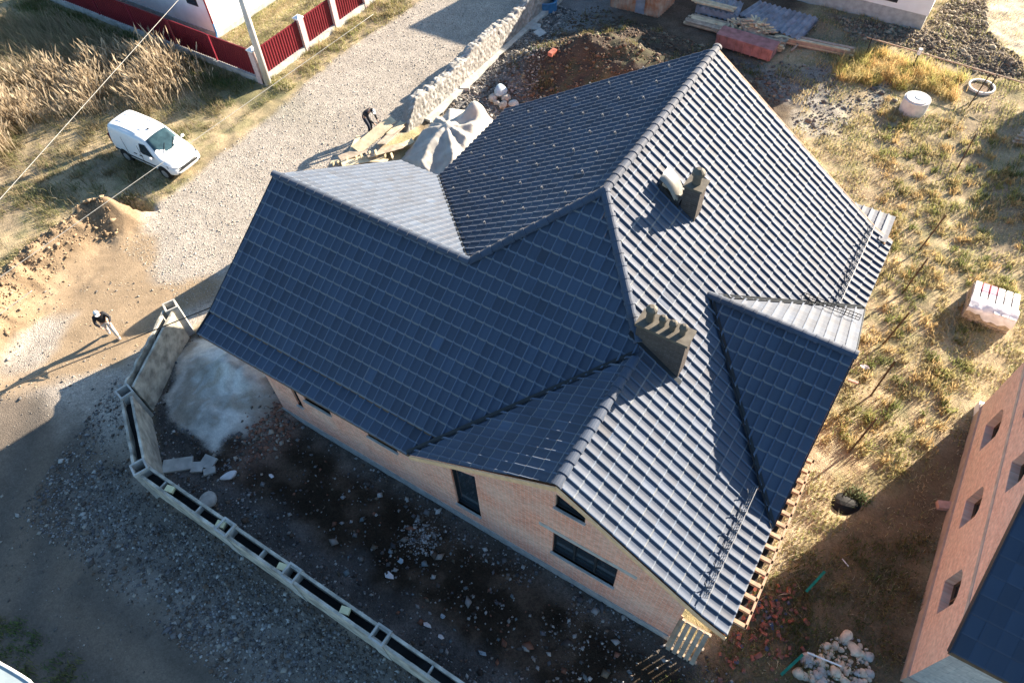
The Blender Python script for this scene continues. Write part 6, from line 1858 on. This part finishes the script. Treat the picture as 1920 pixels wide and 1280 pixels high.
def blades(name, X, Y, h, w, cols, lean=0.35, seed=0, wind=(-.15, -.1), plume=False):
    rg = np.random.default_rng(seed); n = len(X); Z = height(X, Y) - .015
    a = rg.uniform(0, 6.28, n); dx = np.cos(a) * w; dy = np.sin(a) * w
    lx = rg.normal(wind[0], lean, n) * h; ly = rg.normal(wind[1], lean, n) * h
    p0 = np.stack([X - dx, Y - dy, Z], -1); p1 = np.stack([X + dx, Y + dy, Z], -1)
    m0 = np.stack([X - dx * .8 + lx * .35, Y - dy * .8 + ly * .35, Z + h * .6], -1); m1 = np.stack([X + dx * .8 + lx * .35, Y + dy * .8 + ly * .35, Z + h * .6], -1)
    tp = np.stack([X + lx, Y + ly, Z + h * .95], -1)
    cc = np.concatenate([cols, np.ones((n, 1))], 1)
    if plume:
        e = 3.2
        q0 = np.stack([X - dx * e + lx * .8, Y - dy * e + ly * .8, Z + h * .82], -1); q1 = np.stack([X + dx * e + lx * .8, Y + dy * e + ly * .8, Z + h * .82], -1)
        V = np.stack([p0, p1, m1, m0, q0, q1, tp, np.stack([X + lx * .6, Y + ly * .6, Z + h * .66], -1)], 1); k = 8
        f = np.array([0, 1, 2, 3, 3, 2, 6, 4, 7, 5, 6]); sz = np.array([4, 3, 4])
    else:
        V = np.stack([p0, p1, m1, m0, tp], 1); k = 5
        f = np.array([0, 1, 2, 3, 3, 2, 4]); sz = np.array([4, 3])
    F = (np.arange(n)[:, None] * k + f[None]).ravel()
    o = np_mesh(name, V.reshape(-1, 3), F, np.tile(sz, n), M['blade'], attrs={'Col': ('FLOAT_COLOR', np.repeat(cc, k, 0))})
    o['kind'] = 'stuff'; return o

def grass_cols(X, Y, seed, green=0.0):
    rg = np.random.default_rng(seed); n = len(X)
    t = np.clip(fbm(X * .8, Y * .8, 111, 4) * 1.6 - .27 + rg.normal(0, .18, n) + green, 0, 1)[:, None]
    straw = np.array([.58, .45, .26]); pale = np.array([.66, .56, .39]); olive = np.array([.33, .32, .14]); gr = np.array([.20, .27, .06])
    c = straw * (1 - t) + olive * t
    k = rg.uniform(0, 1, n)[:, None]; c = np.where(k < .25, pale, c); c = np.where((k > .9) & (t > .45), gr, c)
    return c * rg.uniform(.65, 1.15, (n, 1))

def grass_zone(name, poly, n, seed, hmed=.13, green=0.0, dim=1.0):
    X, Y = rand_in(poly, n, seed)
    _, lab, _s = terrain_color(X, Y)
    rg = np.random.default_rng(seed + 50)
    d = fbm(X * 1.4, Y * 1.4, 121, 4)
    soft = np.ones(len(X))
    for p in (P_GREY2, P_MUDTR, P_SANDTR, P_SHADEGR): soft = soft * np.where(sdist(p, X, Y) > 0.1, .25, 1)
    k = ((lab == 0) & (rg.uniform(0, 1, len(X)) < np.clip((d - .38) * 3.6, .04, 1) * soft))
    k &= ~((X > -1.4) & (X < 13.8) & (Y > .4) & (Y < 15.4)) & ~((X > 19.8) & (Y > 2.9) & (Y < 13.3))
    X, Y, d = X[k], Y[k], d[k]
    # gather into tufts
    cell = .16; jx = h2(np.floor(X / cell), np.floor(Y / cell), 7); jy = h2(np.floor(X / cell), np.floor(Y / cell), 8); pull = .55
    X = X + pull * ((np.floor(X / cell) + .2 + .6 * jx) * cell - X); Y = Y + pull * ((np.floor(Y / cell) + .2 + .6 * jy) * cell - Y)
    h = hmed * (.45 + 1.5 * np.clip(d, 0, 1)) * np.exp(np.random.default_rng(seed).normal(0, .35, len(X))) * (.6 + .8 * jx)
    blades(name, X, Y, h, .009 + .0 * h, dim * grass_cols(X, Y, seed, green), .45, seed)
grass_zone('right_grass', np.array([[13.5, 1], [20, 1], [22, 14], [26, 28], [26, 45], [6, 42], [7, 26], [13.0, 14]]), 300000, 31, .10)
grass_zone('left_grass', np.array([[-44, -6], [-14, -6], [-13, 3], [-14.5, 8], [-16, 15], [-16.4, 34], [-14, 34], [-15.2, 17], [-15.2, 9], [-16.9, 15.2], [-44, 15.3]]), 150000, 32, .15, .2, .62)
grass_zone('verge_grass', np.array([[-16.6, 15.5], [-15.0, 15.0], [-12.6, 34], [-16.6, 34]]), 40000, 33, .13, .2)
X, Y = rand_in(np.array([[-22.1, 17.5], [-17, 17.5], [-17, 34], [-22.1, 34]]), 40000, 34)
blades('lawn_grass', X, Y, np.full(len(X), .12) * rgs.uniform(.5, 1.4, len(X)), .01, grass_cols(X, Y, 34, .25), .4, 34)
# golden tall tufts at the upper right
def tufts(name, pts, n_per, hmed, cols, seed, spread=.16, w=.012):
    rg = np.random.default_rng(seed); pts = np.asarray(pts); k = len(pts)
    X = np.repeat(pts[:, 0], n_per) + rg.normal(0, spread, k * n_per); Y = np.repeat(pts[:, 1], n_per) + rg.normal(0, spread, k * n_per)
    h = hmed * np.exp(rg.normal(0, .3, k * n_per)) * np.repeat(rg.uniform(.6, 1.3, k), n_per)
    C = np.asarray(cols)[np.repeat(rg.integers(0, len(cols), k), n_per)] * rg.uniform(.6, 1.25, (k * n_per, 1))
    blades(name, X, Y, h, w, C, .4, seed)
GOLD = [(.62, .47, .20), (.55, .45, .22), (.42, .40, .14), (.58, .40, .18)]
Xp, Yp = rand_in(wpoly([(1570, 110), (1640, 100), (1700, 118), (1800, 140), (1880, 165), (1880, 200), (1780, 190), (1680, 165), (1600, 160), (1560, 150)]), 150, 41)
c_ = xy(1839, 166); k = np.hypot(Xp - c_[0], Yp - c_[1] + .3) > 1.15; Xp, Yp = Xp[k], Yp[k]
tufts('golden_grass', np.stack([Xp, Yp], 1), 70, .42, GOLD, 41)
Xp, Yp = rand_in(np.array([[14.8, 9], [18.5, 9], [22, 30], [12, 30], [14.6, 19]]), 420, 42)
tufts('grass_tufts', np.stack([Xp, Yp], 1), 34, .24, [(.48, .36, .18), (.40, .35, .16), (.24, .25, .09), (.46, .33, .16), (.15, .17, .06), (.36, .30, .16)], 42, .12, .017)
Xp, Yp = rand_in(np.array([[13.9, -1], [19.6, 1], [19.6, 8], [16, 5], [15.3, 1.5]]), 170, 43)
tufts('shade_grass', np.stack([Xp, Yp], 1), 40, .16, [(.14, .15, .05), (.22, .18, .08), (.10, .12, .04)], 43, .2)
Xp, Yp = rand_in(np.array([[-6, 21], [7, 20], [8, 30], [-5, 31]]), 120, 44)
tufts('mound_weeds', np.stack([Xp, Yp], 1), 26, .2, [(.16, .15, .06), (.10, .13, .04), (.25, .2, .1)], 44, .16)
# corner weeds by the canopy
Xp, Yp = rand_in(np.array([xy(0, 1150), xy(120, 1230), xy(200, 1300), xy(-60, 1300), xy(-60, 1180)]), 60, 45)
tufts('corner_weeds', np.stack([Xp, Yp], 1), 34, .14, [(.10, .15, .05), (.16, .17, .07)], 45, .15)
Xp, Yp = rand_in(np.array([[-36, 13.6], [-17.2, 13.9], [-17.2, 15.1], [-36, 15.1]]), 240, 46)
tufts('fence_grass', np.stack([Xp, Yp], 1), 40, .18, [(.09, .15, .05), (.14, .17, .05), (.22, .2, .08)], 46, .2)
Xp, Yp = rand_in(np.array([[-30, -2], [-16.5, -2], [-15.5, 8], [-17, 14.5], [-30, 14.5]]), 240, 48)
tufts('scrub', np.stack([Xp, Yp], 1), 46, .26, [(.22, .18, .10), (.16, .17, .08), (.30, .24, .14)], 48, .2, .014)
# small leafy bush by the sack
c = at(1602, 925); tufts('bush_leaves', [(c[0], c[1]), (c[0] + .25, c[1] - .1)], 90, .28, [(.10, .13, .06), (.16, .18, .10)], 47, .14, .018)
# reeds
def reeds():
    poly = wpoly([(-60, 390), (0, 330), (70, 255), (180, 225), (290, 215), (400, 190), (420, 150), (310, 100), (230, 108), (120, 120), (30, 150), (-80, 190)])
    rg = np.random.default_rng(61); X, Y = rand_in(poly, 15000, 61); inn = np.clip(sdist(poly, X, Y) / 1.6, 0, 1)
    d = fbm(X * .5, Y * .5, 131, 4); k = rg.uniform(0, 1, len(X)) < np.clip((d - .40) * 4.5, .05, 1) * inn; X, Y = X[k], Y[k]
    h = 1.15 * np.exp(rg.normal(0, .22, len(X))) * (.6 + .8 * d[k])
    cols = np.array([(.42, .33, .22), (.50, .40, .28), (.34, .26, .17), (.56, .47, .34)])[rg.integers(0, 4, len(X))] * rg.uniform(.7, 1.15, (len(X), 1))
    o = blades('reeds', X, Y, h, .013, cols, .24, 61, (-.12, -.02), plume=True)
    poly = wpoly([(-80, 60), (0, 40), (120, 40), (240, 90), (310, 118), (230, 118), (120, 135), (40, 165), (-60, 200)])
    X, Y = rand_in(poly, 9000, 62); h = .7 * np.exp(rg.normal(0, .3, len(X)))
    cols = np.array([(.34, .27, .18), (.24, .23, .13), (.42, .34, .22)])[rg.integers(0, 3, len(X))] * rg.uniform(.6, 1.2, (len(X), 1))
    blades('dark_brush', X, Y, h, .014, cols, .3, 62)
reeds()

# trees just outside the right edge whose shade falls on the grass
def tree(x, y, h, r, label, seed):
    T = thing('garden_tree', label, 'tree', (x, y, 0)); rg = np.random.default_rng(seed)
    t = MB(); t.tube([(x, y, -.2), (x + .1, y, h * .4), (x, y + .1, h * .8)], [.16, .11, .04], 8)
    for k in range(7):
        a = k * 2.4; z = h * (.3 + .07 * k); t.tube([(x, y, z), (x + math.cos(a) * r * .7, y + math.sin(a) * r * .7, z + h * .15)], [.05, .015], 5)
    t.build('trunk', M['wood_old'], T)
    n = 5200; u = rg.normal(0, 1, (n, 3)); u /= np.linalg.norm(u, axis=1)[:, None]; rad = rg.uniform(.35, 1, n) ** .5
    P = u * rad[:, None] * np.array([r, r, h * .38]) * (.8 + .4 * fbm(u[:, 0] * 2 + 5, u[:, 2] * 2 + u[:, 1], seed, 3))[:, None] + np.array([x, y, h * .62])
    a = rg.normal(0, 1, (n, 3)); b = rg.normal(0, 1, (n, 3)); a *= .13 / np.linalg.norm(a, axis=1)[:, None]; b *= .09 / np.linalg.norm(b, axis=1)[:, None]
    V = np.stack([P - a, P + b, P + a, P - b], 1).reshape(-1, 3)
    np_mesh('crown', V, np.arange(4 * n), np.full(n, 4), M['leaf'], parent=T)
tree(22.6, 37.6, 4.6, 1.9, 'leafy garden tree beyond the upper right edge', 71)
tree(24.2, 35.0, 5.0, 2.3, 'bushier garden tree beyond the right edge', 72)
tree(22.6, 33.0, 3.6, 1.6, 'small garden tree beyond the right edge below the bushier one', 73)
